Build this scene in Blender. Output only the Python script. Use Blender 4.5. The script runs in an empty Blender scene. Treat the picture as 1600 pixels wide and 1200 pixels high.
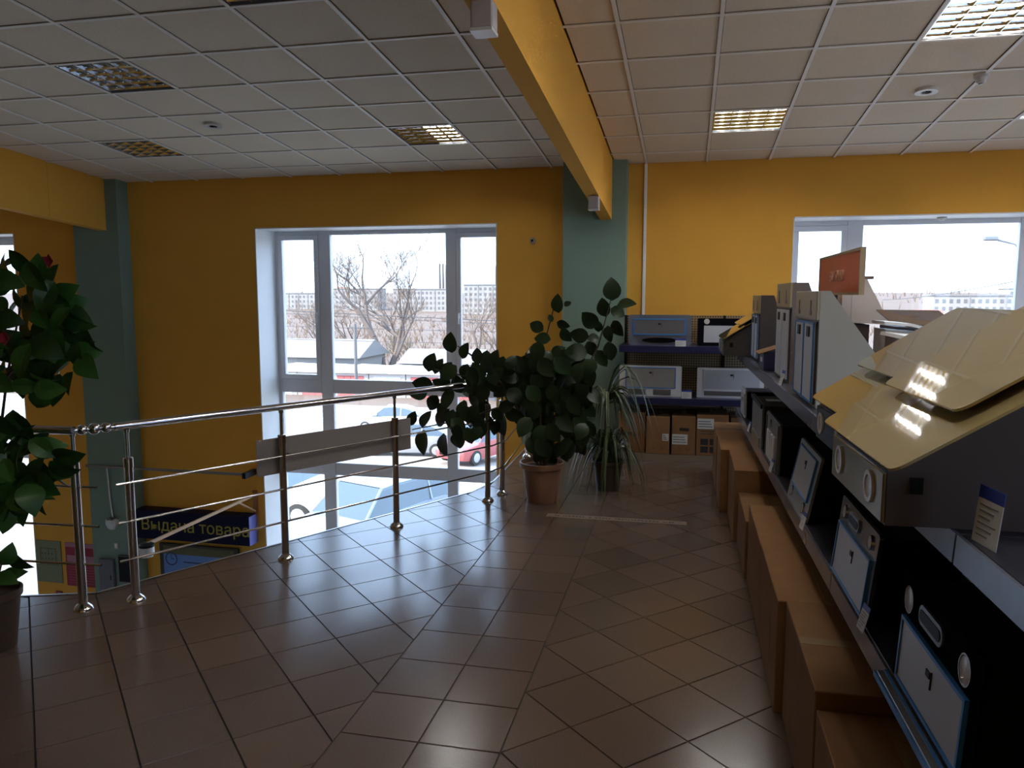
import bpy, bmesh, math, random
from mathutils import Vector, Matrix

# ---------------------------------------------------------------- camera, light, exposure
scene = bpy.context.scene
COL = scene.collection
cam_data = bpy.data.cameras.new('camera')
cam_data.sensor_width = 36.0
cam_data.lens = 1216.7 / 1600 * 36.0
cam_data.clip_start = 0.02
cam_data.clip_end = 3000
cam = bpy.data.objects.new('camera', cam_data)
COL.objects.link(cam)
cam.location = (0, 0, 1.6)
cam.rotation_euler = (math.pi / 2 - 0.1132, 0, 0.2219)
scene.camera = cam

SKY_STRENGTH = 1.0
SUN_STRENGTH = 2.0
world = bpy.data.worlds.new('world')
scene.world = world
world.use_nodes = True
wn = world.node_tree.nodes
wn['Background'].inputs[0].default_value = (0.50, 0.69, 1.0, 1)
wn['Background'].inputs[1].default_value = SKY_STRENGTH
sun_data = bpy.data.lights.new('sun', 'SUN')
sun_data.energy = SUN_STRENGTH
sun_data.angle = 0.03
sun_data.color = (1.0, 0.88, 0.74)
sun = bpy.data.objects.new('sun', sun_data)
COL.objects.link(sun)
sun.rotation_euler = Vector((-0.70, -0.42, 0.62)).to_track_quat('Z', 'Y').to_euler()

def portal(name, loc, rot, sx, sy):
    d = bpy.data.lights.new(name, 'AREA')
    d.shape = 'RECTANGLE'
    d.size, d.size_y = sx, sy
    d.cycles.is_portal = True
    o = bpy.data.objects.new(name, d)
    COL.objects.link(o)
    o.location = loc
    o.rotation_euler = rot
for px, pz, pw, ph in ((-3.47, -0.17, 2.9, 5.1), (2.44, 1.43, 2.9, 1.9), (-9.7, -0.17, 2.9, 5.1)):
    portal('daylight_portal', (px, 8.9, pz), (-math.pi / 2, 0, 0), pw, ph)
for py in (-2.5, 1.6, 5.7):
    portal('daylight_portal', (5.62, py, 1.4), (0, math.pi / 2, 0), 2.4, 3.4)
portal('daylight_portal', (-10.0, -5.35, -1.9), (math.pi / 2, 0, 0), 4.0, 2.4)

vs = scene.view_settings
vs.view_transform = 'Standard'
vs.look = 'None'
vs.gamma = 1.0
vs.use_curve_mapping = False
vs.exposure = 2.55
scene.cycles.max_bounces = 10
scene.cycles.diffuse_bounces = 8
scene.cycles.glossy_bounces = 5
scene.cycles.transparent_max_bounces = 12
scene.cycles.sample_clamp_indirect = 6.0
scene.cycles.caustics_reflective = True
scene.cycles.blur_glossy = 1.0
scene.cycles.caustics_refractive = False

# ---------------------------------------------------------------- materials
MATS = {}
def mat(name, color, rough=0.6, metal=0.0, var=0.0, vscale=8.0, bump=0.0, bscale=60.0, spec=0.5, rvar=0.0, obj_rand=0.0, coat=0.0, stretch=None):
    if name in MATS:
        return MATS[name]
    m = bpy.data.materials.new(name)
    m.use_nodes = True
    nt = m.node_tree
    b = nt.nodes['Principled BSDF']
    b.inputs['Base Color'].default_value = (*color, 1)
    b.inputs['Roughness'].default_value = rough
    b.inputs['Metallic'].default_value = metal
    b.inputs['Specular IOR Level'].default_value = spec
    b.inputs['Coat Weight'].default_value = coat
    tc = None
    def coords():
        nonlocal tc
        if tc is None:
            t = nt.nodes.new('ShaderNodeTexCoord')
            if stretch:
                mp = nt.nodes.new('ShaderNodeMapping')
                mp.inputs['Scale'].default_value = stretch
                nt.links.new(t.outputs['Object'], mp.inputs['Vector'])
                tc = mp.outputs['Vector']
            else:
                tc = t.outputs['Object']
        return tc
    col_out = None
    if var > 0:
        n = nt.nodes.new('ShaderNodeTexNoise')
        n.inputs['Scale'].default_value = vscale
        n.inputs['Detail'].default_value = 5
        nt.links.new(coords(), n.inputs['Vector'])
        mix = nt.nodes.new('ShaderNodeMix')
        mix.data_type = 'RGBA'
        mix.inputs[6].default_value = (*[max(0, c * (1 - var)) for c in color], 1)
        mix.inputs[7].default_value = (*[min(1, c * (1 + var)) for c in color], 1)
        nt.links.new(n.outputs['Fac'], mix.inputs[0])
        col_out = mix.outputs[2]
    if obj_rand > 0:
        oi = nt.nodes.new('ShaderNodeObjectInfo')
        mr = nt.nodes.new('ShaderNodeMapRange')
        mr.inputs[3].default_value = 1 - obj_rand
        mr.inputs[4].default_value = 1 + obj_rand
        nt.links.new(oi.outputs['Random'], mr.inputs[0])
        hs = nt.nodes.new('ShaderNodeHueSaturation')
        nt.links.new(mr.outputs[0], hs.inputs['Value'])
        if col_out is not None:
            nt.links.new(col_out, hs.inputs['Color'])
        else:
            hs.inputs['Color'].default_value = (*color, 1)
        col_out = hs.outputs[0]
    if col_out is not None:
        nt.links.new(col_out, b.inputs['Base Color'])
    if rvar > 0:
        n2 = nt.nodes.new('ShaderNodeTexNoise')
        n2.inputs['Scale'].default_value = 5.0
        n2.inputs['Detail'].default_value = 4
        nt.links.new(coords(), n2.inputs['Vector'])
        mr2 = nt.nodes.new('ShaderNodeMapRange')
        mr2.inputs[3].default_value = max(0, rough - rvar)
        mr2.inputs[4].default_value = rough + rvar
        nt.links.new(n2.outputs['Fac'], mr2.inputs[0])
        nt.links.new(mr2.outputs[0], b.inputs['Roughness'])
    if bump > 0:
        n3 = nt.nodes.new('ShaderNodeTexNoise')
        n3.inputs['Scale'].default_value = bscale
        n3.inputs['Detail'].default_value = 3
        nt.links.new(coords(), n3.inputs['Vector'])
        bp = nt.nodes.new('ShaderNodeBump')
        bp.inputs['Strength'].default_value = bump
        bp.inputs['Distance'].default_value = 0.004
        nt.links.new(n3.outputs['Fac'], bp.inputs['Height'])
        nt.links.new(bp.outputs[0], b.inputs['Normal'])
    MATS[name] = m
    return m

def thin_glass(name, tint=(1, 1, 1), refl=1.0):
    m = bpy.data.materials.new(name)
    m.use_nodes = True
    nt = m.node_tree
    nt.nodes.remove(nt.nodes['Principled BSDF'])
    out = nt.nodes['Material Output']
    tr = nt.nodes.new('ShaderNodeBsdfTransparent')
    tr.inputs[0].default_value = (*tint, 1)
    gl = nt.nodes.new('ShaderNodeBsdfGlossy')
    gl.inputs['Roughness'].default_value = 0.0
    lw = nt.nodes.new('ShaderNodeLayerWeight')       # Schlick reflectance, same from both sides of the pane
    lw.inputs['Blend'].default_value = 0.5
    pw = nt.nodes.new('ShaderNodeMath'); pw.operation = 'POWER'; pw.inputs[1].default_value = 5.0
    nt.links.new(lw.outputs['Facing'], pw.inputs[0])
    mp = nt.nodes.new('ShaderNodeMath'); mp.operation = 'MULTIPLY_ADD'
    mp.inputs[1].default_value = 0.96 * refl; mp.inputs[2].default_value = 0.04 * refl
    nt.links.new(pw.outputs[0], mp.inputs[0])
    mx = nt.nodes.new('ShaderNodeMixShader')
    nt.links.new(mp.outputs[0], mx.inputs[0])
    nt.links.new(tr.outputs[0], mx.inputs[1])
    nt.links.new(gl.outputs[0], mx.inputs[2])
    nt.links.new(mx.outputs[0], out.inputs[0])
    MATS[name] = m
    return m

def dots_mat(name, base, hole, scale, rough=0.4, metal=0.0, r=0.30):
    """perforated sheet / filter mesh: small round holes on a regular grid (flat fine relief)"""
    m = bpy.data.materials.new(name)
    m.use_nodes = True
    nt = m.node_tree
    b = nt.nodes['Principled BSDF']
    b.inputs['Roughness'].default_value = rough
    b.inputs['Metallic'].default_value = metal
    t = nt.nodes.new('ShaderNodeTexCoord')
    sc_ = nt.nodes.new('ShaderNodeVectorMath'); sc_.operation = 'MULTIPLY'
    sc_.inputs[1].default_value = (scale, 0.0, scale)
    fr = nt.nodes.new('ShaderNodeVectorMath'); fr.operation = 'FRACTION'
    sb = nt.nodes.new('ShaderNodeVectorMath'); sb.operation = 'SUBTRACT'
    sb.inputs[1].default_value = (0.5, 0.0, 0.5)
    ln = nt.nodes.new('ShaderNodeVectorMath'); ln.operation = 'LENGTH'
    lt = nt.nodes.new('ShaderNodeMath'); lt.operation = 'LESS_THAN'
    lt.inputs[1].default_value = r
    nt.links.new(t.outputs['Object'], sc_.inputs[0])
    nt.links.new(sc_.outputs[0], fr.inputs[0])
    nt.links.new(fr.outputs[0], sb.inputs[0])
    nt.links.new(sb.outputs[0], ln.inputs[0])
    nt.links.new(ln.outputs['Value'], lt.inputs[0])
    mix = nt.nodes.new('ShaderNodeMix'); mix.data_type = 'RGBA'
    mix.inputs[6].default_value = (*base, 1)
    mix.inputs[7].default_value = (*hole, 1)
    nt.links.new(lt.outputs[0], mix.inputs[0])
    nt.links.new(mix.outputs[2], b.inputs['Base Color'])
    MATS[name] = m
    return m

# ---------------------------------------------------------------- mesh helpers
class MB:
    def __init__(self):
        self.v = []; self.f = []
    def add(self, verts, faces):
        n = len(self.v)
        self.v += [tuple(p) for p in verts]
        self.f += [tuple(i + n for i in f) for f in faces]
        return self
    def box(self, x0, x1, y0, y1, z0, z1):
        return self.add([(x0,y0,z0),(x1,y0,z0),(x1,y1,z0),(x0,y1,z0),(x0,y0,z1),(x1,y0,z1),(x1,y1,z1),(x0,y1,z1)],
            [(0,3,2,1),(4,5,6,7),(0,1,5,4),(1,2,6,5),(2,3,7,6),(3,0,4,7)])
    def cbox(self, x0, x1, y0, y1, z0, z1, c=0.004):
        """box with chamfered edges"""
        bm = bmesh.new()
        bmesh.ops.create_cube(bm, size=1)
        for q in bm.verts:
            q.co = Vector((x0 + (q.co.x + .5) * (x1 - x0), y0 + (q.co.y + .5) * (y1 - y0), z0 + (q.co.z + .5) * (z1 - z0)))
        bmesh.ops.bevel(bm, geom=list(bm.edges), offset=c, segments=1, affect='EDGES')
        bm.verts.index_update()
        self.add([q.co[:] for q in bm.verts], [[q.index for q in f.verts] for f in bm.faces])
        bm.free()
        return self
    def prism(self, poly, a0, a1, axis='x'):
        """poly: 2D points; axis x -> (y,z), y -> (x,z), z -> (x,y)"""
        def P(p, a):
            return {'x': (a, p[0], p[1]), 'y': (p[0], a, p[1]), 'z': (p[0], p[1], a)}[axis]
        n = len(poly)
        vs_ = [P(p, a0) for p in poly] + [P(p, a1) for p in poly]
        fs = [tuple(range(n)), tuple(range(2 * n - 1, n - 1, -1))]
        fs += [(i, i + n, (i + 1) % n + n, (i + 1) % n) for i in range(n)]
        return self.add(vs_, fs)
    def tube(self, pts, r, n=8, caps=True):
        pts = [Vector(p) for p in pts]
        rs = r if isinstance(r, (list, tuple)) else [r] * len(pts)
        base = len(self.v); prev = None
        for i, p in enumerate(pts):
            d = (pts[min(i + 1, len(pts) - 1)] - pts[max(i - 1, 0)])
            if d.length < 1e-9: d = Vector((0, 0, 1))
            d.normalize()
            if prev is None:
                a = Vector((0, 0, 1)) if abs(d.z) < .9 else Vector((1, 0, 0))
                u = d.cross(a).normalized()
            else:
                u = (prev - d * prev.dot(d))
                u = u.normalized() if u.length > 1e-6 else d.orthogonal().normalized()
            prev = u
            w = d.cross(u)
            for k in range(n):
                t = 2 * math.pi * k / n
                self.v.append(tuple(p + (u * math.cos(t) + w * math.sin(t)) * rs[i]))
        for i in range(len(pts) - 1):
            for k in range(n):
                a = base + i * n + k; b = base + i * n + (k + 1) % n
                self.f.append((a, b, b + n, a + n))
        if caps:
            self.f.append(tuple(base + k for k in range(n - 1, -1, -1)))
            e = base + (len(pts) - 1) * n
            self.f.append(tuple(e + k for k in range(n)))
        return self
    def lathe(self, prof, n=20, c=(0, 0, 0), axis='z'):
        base = len(self.v)
        for r, h in prof:
            for k in range(n):
                t = 2 * math.pi * k / n
                p = (r * math.cos(t), r * math.sin(t), h)
                if axis == 'y': p = (p[0], h, p[1])
                if axis == 'x': p = (h, p[0], p[1])
                self.v.append((p[0] + c[0], p[1] + c[1], p[2] + c[2]))
        for i in range(len(prof) - 1):
            for k in range(n):
                a = base + i * n + k; b = base + i * n + (k + 1) % n
                self.f.append((a, b, b + n, a + n))
        self.f.append(tuple(base + k for k in range(n - 1, -1, -1)))
        e = base + (len(prof) - 1) * n
        self.f.append(tuple(e + k for k in range(n)))
        return self
    def ring(self, r0, r1, y0, y1, c, n=20, axis='y'):
        """flat annulus with thickness along axis"""
        prof = [(r0, y0), (r1, y0), (r1, y1), (r0, y1)]
        base = len(self.v)
        for r, h in prof:
            for k in range(n):
                t = 2 * math.pi * k / n
                p = (r * math.cos(t), r * math.sin(t), h)
                if axis == 'y': p = (p[0], h, p[1])
                self.v.append((p[0] + c[0], p[1] + c[1], p[2] + c[2]))
        for i in range(4):
            for k in range(n):
                j = (i + 1) % 4
                self.f.append((base + i*n + k, base + i*n + (k+1) % n, base + j*n + (k+1) % n, base + j*n + k))
        return self
    def mesh(self, name, m, smooth=False):
        me = bpy.data.meshes.new(name)
        me.from_pydata(self.v, [], self.f)
        bm = bmesh.new(); bm.from_mesh(me)
        bmesh.ops.recalc_face_normals(bm, faces=bm.faces)
        bm.to_mesh(me); bm.free()
        if smooth:
            for p in me.polygons: p.use_smooth = True
            try: me.set_sharp_from_angle(angle=math.radians(38))
            except Exception: pass
        if m is not None: me.materials.append(m)
        return me
    def build(self, name, m, parent=None, smooth=False, loc=None, rotz=0, label=None):
        return link(name, self.mesh(name, m, smooth), parent, loc, rotz, label)

def link(name, me, parent=None, loc=None, rotz=0, label=None):
    o = bpy.data.objects.new(name, me)
    COL.objects.link(o)
    if parent is not None: o.parent = parent
    if loc is not None: o.location = loc
    if rotz: o.rotation_euler = (0, 0, rotz)
    if label: o['label'] = label
    return o

def thing(name, label, cat, loc=(0, 0, 0), rotz=0, group=None):
    o = bpy.data.objects.new(name, None)
    o.empty_display_size = 0.1
    COL.objects.link(o)
    o.location = loc
    o.rotation_euler = (0, 0, rotz)
    return tag(o, label, cat, group)
def tag(o, label, cat, group=None):
    o['label'] = label; o['category'] = cat
    if group: o['group'] = group
    return o
def struct(o, label=None, cat=None):
    o['kind'] = 'structure'
    if label: o['label'] = label
    if cat: o['category'] = cat
    return o
def text_mesh(body, size, m, name, parent, loc, rot, label=None, extrude=0.002, align='LEFT'):
    cu = bpy.data.curves.new(name, 'FONT')
    cu.body = body; cu.size = size; cu.extrude = extrude; cu.align_x = align
    cu.resolution_u = 2
    tmp = bpy.data.objects.new(name + '_tmp', cu)
    COL.objects.link(tmp)
    dg = bpy.context.evaluated_depsgraph_get()
    me = bpy.data.meshes.new_from_object(tmp.evaluated_get(dg))
    bpy.data.objects.remove(tmp)
    me.materials.clear(); me.materials.append(m)
    o = link(name, me, parent, loc, 0, label)
    o.rotation_euler = rot
    return o
FACE_Y = (math.pi / 2, 0, 0)      # text on a surface facing -Y

# ---------------------------------------------------------------- palette
M_YEL = mat('yellow_wallpaper', (0.74, 0.385, 0.06), 0.8, spec=0.2, var=0.06, vscale=3, bump=0.5, bscale=160)
M_TEAL = mat('teal_wallpaper', (0.20, 0.29, 0.24), 0.75, spec=0.25, var=0.06, vscale=4, bump=0.5, bscale=160)
M_WHITE = mat('white_paint', (0.82, 0.82, 0.81), 0.5, var=0.03)
M_PVC = mat('white_window_plastic', (0.70, 0.69, 0.72), 0.35, var=0.02)
M_GLASS = thin_glass('window_glass', (0.97, 0.985, 0.98))
M_GROUT = mat('dark_tile_grout', (0.03, 0.027, 0.025), 0.9, var=0.15)
M_TILE = mat('brown_floor_tile', (0.122, 0.083, 0.064), 0.21, var=0.25, vscale=140, obj_rand=0.10, bump=0.03, bscale=220)
M_CEIL = mat('mineral_ceiling_panel', (0.78, 0.675, 0.54), 0.9, spec=0.2, var=0.12, vscale=90, bump=0.6, bscale=220, obj_rand=0.03)
M_GRID = mat('white_ceiling_grid', (0.88, 0.84, 0.80), 0.5)
M_MIRROR = mat('mirror_aluminium', (0.86, 0.88, 0.9), 0.08, metal=1.0)
M_STEEL = mat('polished_steel', (0.55, 0.53, 0.52), 0.16, metal=1.0, rvar=0.05)
M_NAVY = mat('navy_shelf_metal', (0.018, 0.02, 0.075), 0.35, var=0.1)
M_DARKSHELF = mat('dark_graphite_shelf_metal', (0.035, 0.036, 0.05), 0.32, var=0.12)
M_RAIL = mat('clear_grey_price_rail', (0.16, 0.17, 0.22), 0.18, var=0.15, vscale=20)
M_PEG = dots_mat('beige_pegboard', (0.30, 0.20, 0.10), (0.05, 0.035, 0.02), 40, 0.6)
M_CARD = mat('brown_cardboard', (0.225, 0.115, 0.048), 0.85, spec=0.2, var=0.16, vscale=9, bump=0.15, bscale=40, obj_rand=0.12)
M_TAPE = mat('packing_tape', (0.27, 0.18, 0.10), 0.25, var=0.1)
M_PAPER = mat('white_paper', (0.62, 0.62, 0.60), 0.7, var=0.05)
M_INK = mat('black_ink', (0.02, 0.017, 0.015), 0.7)
M_BLUEFILM = mat('blue_protective_film', (0.05, 0.22, 0.55), 0.35)
M_BLACK = mat('black_plastic', (0.010, 0.010, 0.011), 0.45, spec=0.15)
M_BLACKGL = mat('black_enamel', (0.006, 0.006, 0.008), 0.55, spec=0.0)
M_BEIGE = mat('beige_enamel', (0.40, 0.36, 0.28), 0.3, var=0.04)
M_CREAM = mat('cream_enamel', (0.52, 0.47, 0.42), 0.35, var=0.04)
M_GREYM = mat('brushed_grey_steel', (0.20, 0.20, 0.205), 0.35, metal=0.6, var=0.08, vscale=30)
M_HOODW = mat('white_enamel', (0.66, 0.66, 0.66), 0.3)
M_FILTER = dots_mat('aluminium_grease_filter', (0.55, 0.53, 0.53), (0.30, 0.29, 0.29), 220, 0.4, 0.2, 0.36)
M_LAMP = mat('frosted_lamp_glass', (0.5, 0.48, 0.46), 0.25)
M_SIDEBR = mat('brown_grey_hood_side', (0.085, 0.062, 0.055), 0.5, spec=0.3, var=0.05)
# ---------------------------------------------------------------- room shell
WALL_Y, WALL_T = 8.28, 0.55
SLOPE = 0.08
def ceil_z(y): return 3.6008 - math.tan(SLOPE) * y
MID, RIGHT_SH, LEFT_SH = 0.0, 5.92, -6.23
WX0, WX1 = -4.925, -2.035           # clear opening of the middle window
openings = [(WX0 + LEFT_SH, WX1 + LEFT_SH, -2.75, 2.375), (WX0, WX1, -2.75, 2.375), (WX0 + RIGHT_SH, WX1 + RIGHT_SH, 0.45, 2.375)]
XL, XR, YB, ZLOW = -13.2, 5.4, -5.0, -3.3
b = MB(); x = XL
for (a0, a1, z0, z1) in openings:
    b.box(x, a0, WALL_Y, WALL_Y + WALL_T, -4.6, 4.3)
    b.box(a0, a1, WALL_Y, WALL_Y + WALL_T, -4.6, z0)
    b.box(a0, a1, WALL_Y, WALL_Y + WALL_T, z1, 4.3)
    x = a1
b.box(x, XR + .3, WALL_Y, WALL_Y + WALL_T, -4.6, 4.3)
struct(b.build('wall_back', M_YEL), 'yellow papered wall with tall windows', 'wall')
struct(MB().box(XL - .3, XL, YB - .3, WALL_Y + WALL_T, -4.6, 4.3).build('wall_left', M_YEL), 'yellow papered side wall', 'wall')
struct(MB().box(XL - .3, -12, YB - .3, YB, -4.6, 4.3).box(-8, XR + .3, YB - .3, YB, -4.6, 4.3).box(-12, -8, YB - .3, YB, -4.6, -3.1).box(-12, -8, YB - .3, YB, -.7, 4.3).build('wall_front', M_YEL), 'yellow papered wall behind the viewer', 'wall')
rw = MB(); y = YB
RWIN = [(-4.2, -0.8), (-0.1, 3.3), (4.0, 7.4)]
for (a0, a1) in RWIN:
    rw.box(XR, XR + .3, y, a0, -4.6, 4.3)
    rw.box(XR, XR + .3, a0, a1, -4.6, 0.2)
    rw.box(XR, XR + .3, a0, a1, 2.6, 4.3)
    y = a1
rw.box(XR, XR + .3, y, WALL_Y, -4.6, 4.3)
struct(rw.build('wall_right', M_YEL), 'yellow papered side wall with windows', 'wall')
struct(MB().box(XL - .3, XR + .3, YB - .3, WALL_Y + WALL_T, 4.3, 4.5).build('roof', mat('roof_felt', (.1, .1, .1), .9)), 'flat roof slab', 'roof')
struct(MB().box(XL, XR, YB, WALL_Y, ZLOW - .2, ZLOW).build('floor_lower', mat('grey_lower_floor', (.42, .40, .37), .35, var=.1)), 'grey ground floor seen below the gallery', 'floor')

# windows: frames, panes, handles
def window(n, sh, zbot, label, m1=(-4.345, -4.19), m2=(-2.75, -2.62)):
    root = bpy.data.objects.new('window_%d' % n, None)
    COL.objects.link(root)
    struct(root, label, 'window')
    root.location = (sh, 0, 0)
    Y0, Y1 = 8.70, 8.77
    x0, x1 = WX0, WX1
    top = 2.375
    vb = [(x0, x0 + .055), m1, m2, (x1 - .055, x1)]
    bands = [(0.585, top - .06)]
    if zbot < -1:
        bands = [(0.585, top - .06), (-0.445, 0.415), (zbot + .06, -0.60)]
    for k, (a, c) in enumerate(vb):
        MB().cbox(a, c, Y0, Y1, zbot, top, .006).build('mullion' if k in (1, 2) else 'jamb', M_PVC, root)
    hz = [(top - .06, top), (zbot, zbot + .06)] + ([(0.415, 0.585), (-0.60, -0.445)] if zbot < -1 else [])
    for a, c in hz:
        for k in range(3):
            MB().cbox(vb[k][1], vb[k + 1][0], Y0 + .002, Y1 - .002, a, c, .005).build('transom', M_PVC, root)
    for bi, (za, zb) in enumerate(bands):
        for k in range(3):
            xa, xb = vb[k][1], vb[k + 1][0]
            sash = (k in (0, 2)) and bi in (0,)
            if sash:
                w = .055
                s = MB()
                s.cbox(xa, xb, Y0 - .012, Y1 - .02, za, za + w, .004); s.cbox(xa, xb, Y0 - .012, Y1 - .02, zb - w, zb, .004)
                s.cbox(xa, xa + w, Y0 - .012, Y1 - .02, za + w, zb - w, .004); s.cbox(xb - w, xb, Y0 - .012, Y1 - .02, za + w, zb - w, .004)
                so = s.build('sash', M_PVC, root)
                hx = xb - .028 if k == 0 else xa + .028
                MB().cbox(hx - .012, hx + .012, Y0 - .03, Y0 - .012, 1.33, 1.40, .003).cbox(hx - .009, hx + .009, Y0 - .05, Y0 - .03, 1.27, 1.39, .003).build('window_handle', M_WHITE, so)
                MB().box(xa + w, xb - w, Y0 + .02, Y0 + .026, za + w, zb - w).build('pane', M_GLASS, root)
            else:
                MB().box(xa, xb, Y0 + .03, Y0 + .036, za, zb).build('pane', M_GLASS, root)
    # white plastered reveals
    t = .012
    MB().box(x0, x0 + t, WALL_Y - .002, Y0, zbot, top).build('reveal', M_WHITE, root)
    MB().box(x1 - t, x1, WALL_Y - .002, Y0, zbot, top).build('reveal', M_WHITE, root)
    MB().box(x0, x1, WALL_Y - .002, Y0, top - t, top).build('reveal', M_WHITE, root)
    MB().box(x0, x1, WALL_Y - .03, Y0, zbot, zbot + .03).build('window_sill', M_WHITE, root)
    return root
window(1, MID, -2.75, 'tall white framed window between the two teal pillars')
window(2, RIGHT_SH, 0.45, 'white framed window behind the range hoods on the right')
window(3, LEFT_SH, -2.75, 'tall white framed window at the far left edge', m2=(-3.36, -3.22))
for i, (a0, a1) in enumerate(RWIN):
    root = bpy.data.objects.new('window_%d' % (4 + i), None)
    COL.objects.link(root)
    struct(root, ['side wall window nearest the front wall', 'middle side wall window beside the viewer', 'side wall window nearest the back corner'][i], 'window')
    f = MB()
    for p, q in ((a0, a0 + .08), (a1 - .08, a1), ((a0 + a1) / 2 - .05, (a0 + a1) / 2 + .05)):
        f.box(XR + .12, XR + .2, p, q, .2, 2.6)
    f.box(XR + .12, XR + .2, a0, a1, .2, .28); f.box(XR + .12, XR + .2, a0, a1, 2.52, 2.6)
    f.build('window_frame', M_PVC, root)
    MB().box(XR + .15, XR + .156, a0, a1, .2, 2.6).build('pane', M_GLASS, root)

root = bpy.data.objects.new('window_7', None); COL.objects.link(root)  # unseen glazing, added behind the viewer to bring daylight into the lower hall
struct(root, 'added unseen glazing behind the viewer that brightens the lower hall', 'window')
f = MB()
for q in range(3): f.box(-12 + q * 1.96, -11.92 + q * 1.96, YB - .2, YB - .12, -3.1, -.7)
f.box(-12, -8, YB - .2, YB - .12, -3.1, -3.02); f.box(-12, -8, YB - .2, YB - .12, -.78, -.7)
f.build('window_frame', M_PVC, root)
MB().box(-12, -8, YB - .16, YB - .154, -3.1, -.7).build('pane', M_GLASS, root)
# pillars and beams
def pillar(n, x0, x1, label):
    o = MB().cbox(x0, x1, 8.085, WALL_Y + .02, -3.3, 3.1, .004).build('pillar_%d' % n, M_TEAL)
    struct(o, label, 'pillar')
pillar(1, -1.287, -0.636, 'teal papered pillar behind the rubber plant')
pillar(2, -7.215, -6.59, 'teal papered pillar beside the blue pickup sign')
def beam(n, xr, label):
    w = 0.115
    dep = 0.586
    zb = lambda y: ceil_z(y) - dep
    ys, ye = YB, 8.085
    ysm = 7.25
    root = bpy.data.objects.new('beam_%d' % n, None); COL.objects.link(root); struct(root, label, 'beam')
    for (a, c, nm) in ((ys, ysm - .002, 'beam_casing'), (ysm + .002, ye, 'beam_casing')):
        vs_ = []
        for yy in (a, c):
            vs_ += [(xr - w, yy, zb(yy)), (xr, yy, zb(yy)), (xr, yy, ceil_z(yy) + .1), (xr - w, yy, ceil_z(yy) + .1)]
        MB().add(vs_, [(0, 1, 2, 3), (7, 6, 5, 4), (0, 4, 5, 1), (1, 5, 6, 2), (2, 6, 7, 3), (3, 7, 4, 0)]).build(nm, M_YEL, root)
beam(1, -0.785, 'slim deep yellow ceiling beam running to the teal pillar')
beam(2, -6.75, 'slim deep yellow ceiling beam at the far left')

# suspended ceiling (local frame follows the roof slope)
ceiling = MB().box(XL, XR, -5.1, 8.9, 0.06, 0.08).build('ceiling', mat('ceiling_void', (.12, .12, .12), .9))
struct(ceiling, 'sloping suspended ceiling of square mineral panels', 'ceiling')
ceiling.location = (0, 0, 3.6008)
ceiling.rotation_euler = (-SLOPE, 0, 0)
BAR = .012
lights_left = {(-3, 0), (-5, 3), (0, 3), (0, -2), (-3, -4), (0, -6), (-5, -2)}
lights_right = {(1, 3), (3, 0), (1, -2), (3, -4), (1, -6), (5, 3), (5, -2)}
PANEL_MESH = {}
def panel_mesh(w, h):
    key = (round(w, 3), round(h, 3))
    if key not in PANEL_MESH:
        m = MB()
        i = .005
        m.add([(0,0,.016),(w,0,.016),(w,h,.016),(0,h,.016),(i,i,.006),(w-i,i,.006),(w-i,h-i,.006),(i,h-i,.006)],
              [(0,1,2,3),(4,7,6,5),(0,4,5,1),(1,5,6,2),(2,6,7,3),(3,7,4,0)])
        PANEL_MESH[key] = m.mesh('ceiling_panel', M_CEIL)
    return PANEL_MESH[key]
rest = MB(); npan = 0; light_cells = []
V_END = WALL_Y / math.cos(SLOPE)
def ceiling_zone(u0, v0, xa, xb, skip):
    global npan
    ks = range(math.ceil((xa - u0) / .6 - 1), math.floor((xb - u0) / .6) + 1)
    for k in ks:
        a, c = max(xa, u0 + .6 * k), min(xb, u0 + .6 * (k + 1))
        if c - a < .02: continue
        if u0 + .6 * k > xa:
            MB().box(u0 + .6 * k - BAR, u0 + .6 * k + BAR, -5.0, V_END, -.003, .004).build('grid_runner', M_GRID, ceiling)
        for j in range(-17, 7):
            d, e = v0 + .6 * j, min(V_END, v0 + .6 * (j + 1))
            if e - d < .02: continue
            if (k, j) in skip:
                light_cells.append((a, d, k, j, 'left' if u0 < -1 else 'right')); continue
            A, C_, D, E_ = a + BAR, c - BAR, d + BAR, e - BAR
            if d > 2.7 and -7.4 < a < 3.7:
                link('ceiling_panel', panel_mesh(C_ - A, E_ - D), ceiling, (A, D, 0)); npan += 1
            else:
                rest.add([(A, D, .006), (C_, D, .006), (C_, E_, .006), (A, E_, .006)], [(0, 3, 2, 1)])
    for j in range(-17, 7):
        d = v0 + .6 * j
        if -5 < d < V_END:
            MB().box(xa, xb, d - BAR, d + BAR, -.0025, .0035).build('grid_crossbar', M_GRID, ceiling)
ceiling_zone(-2.6392, 4.8695, -6.75, -0.90, lights_left)
ceiling_zone(-0.453, 4.8791, -0.785, XR, lights_right)
ceiling_zone(-8.6392, 4.8695, XL, -6.865, set())
rp = rest.build('ceiling_panel_field', M_CEIL, ceiling); rp['kind'] = 'stuff'

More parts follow.
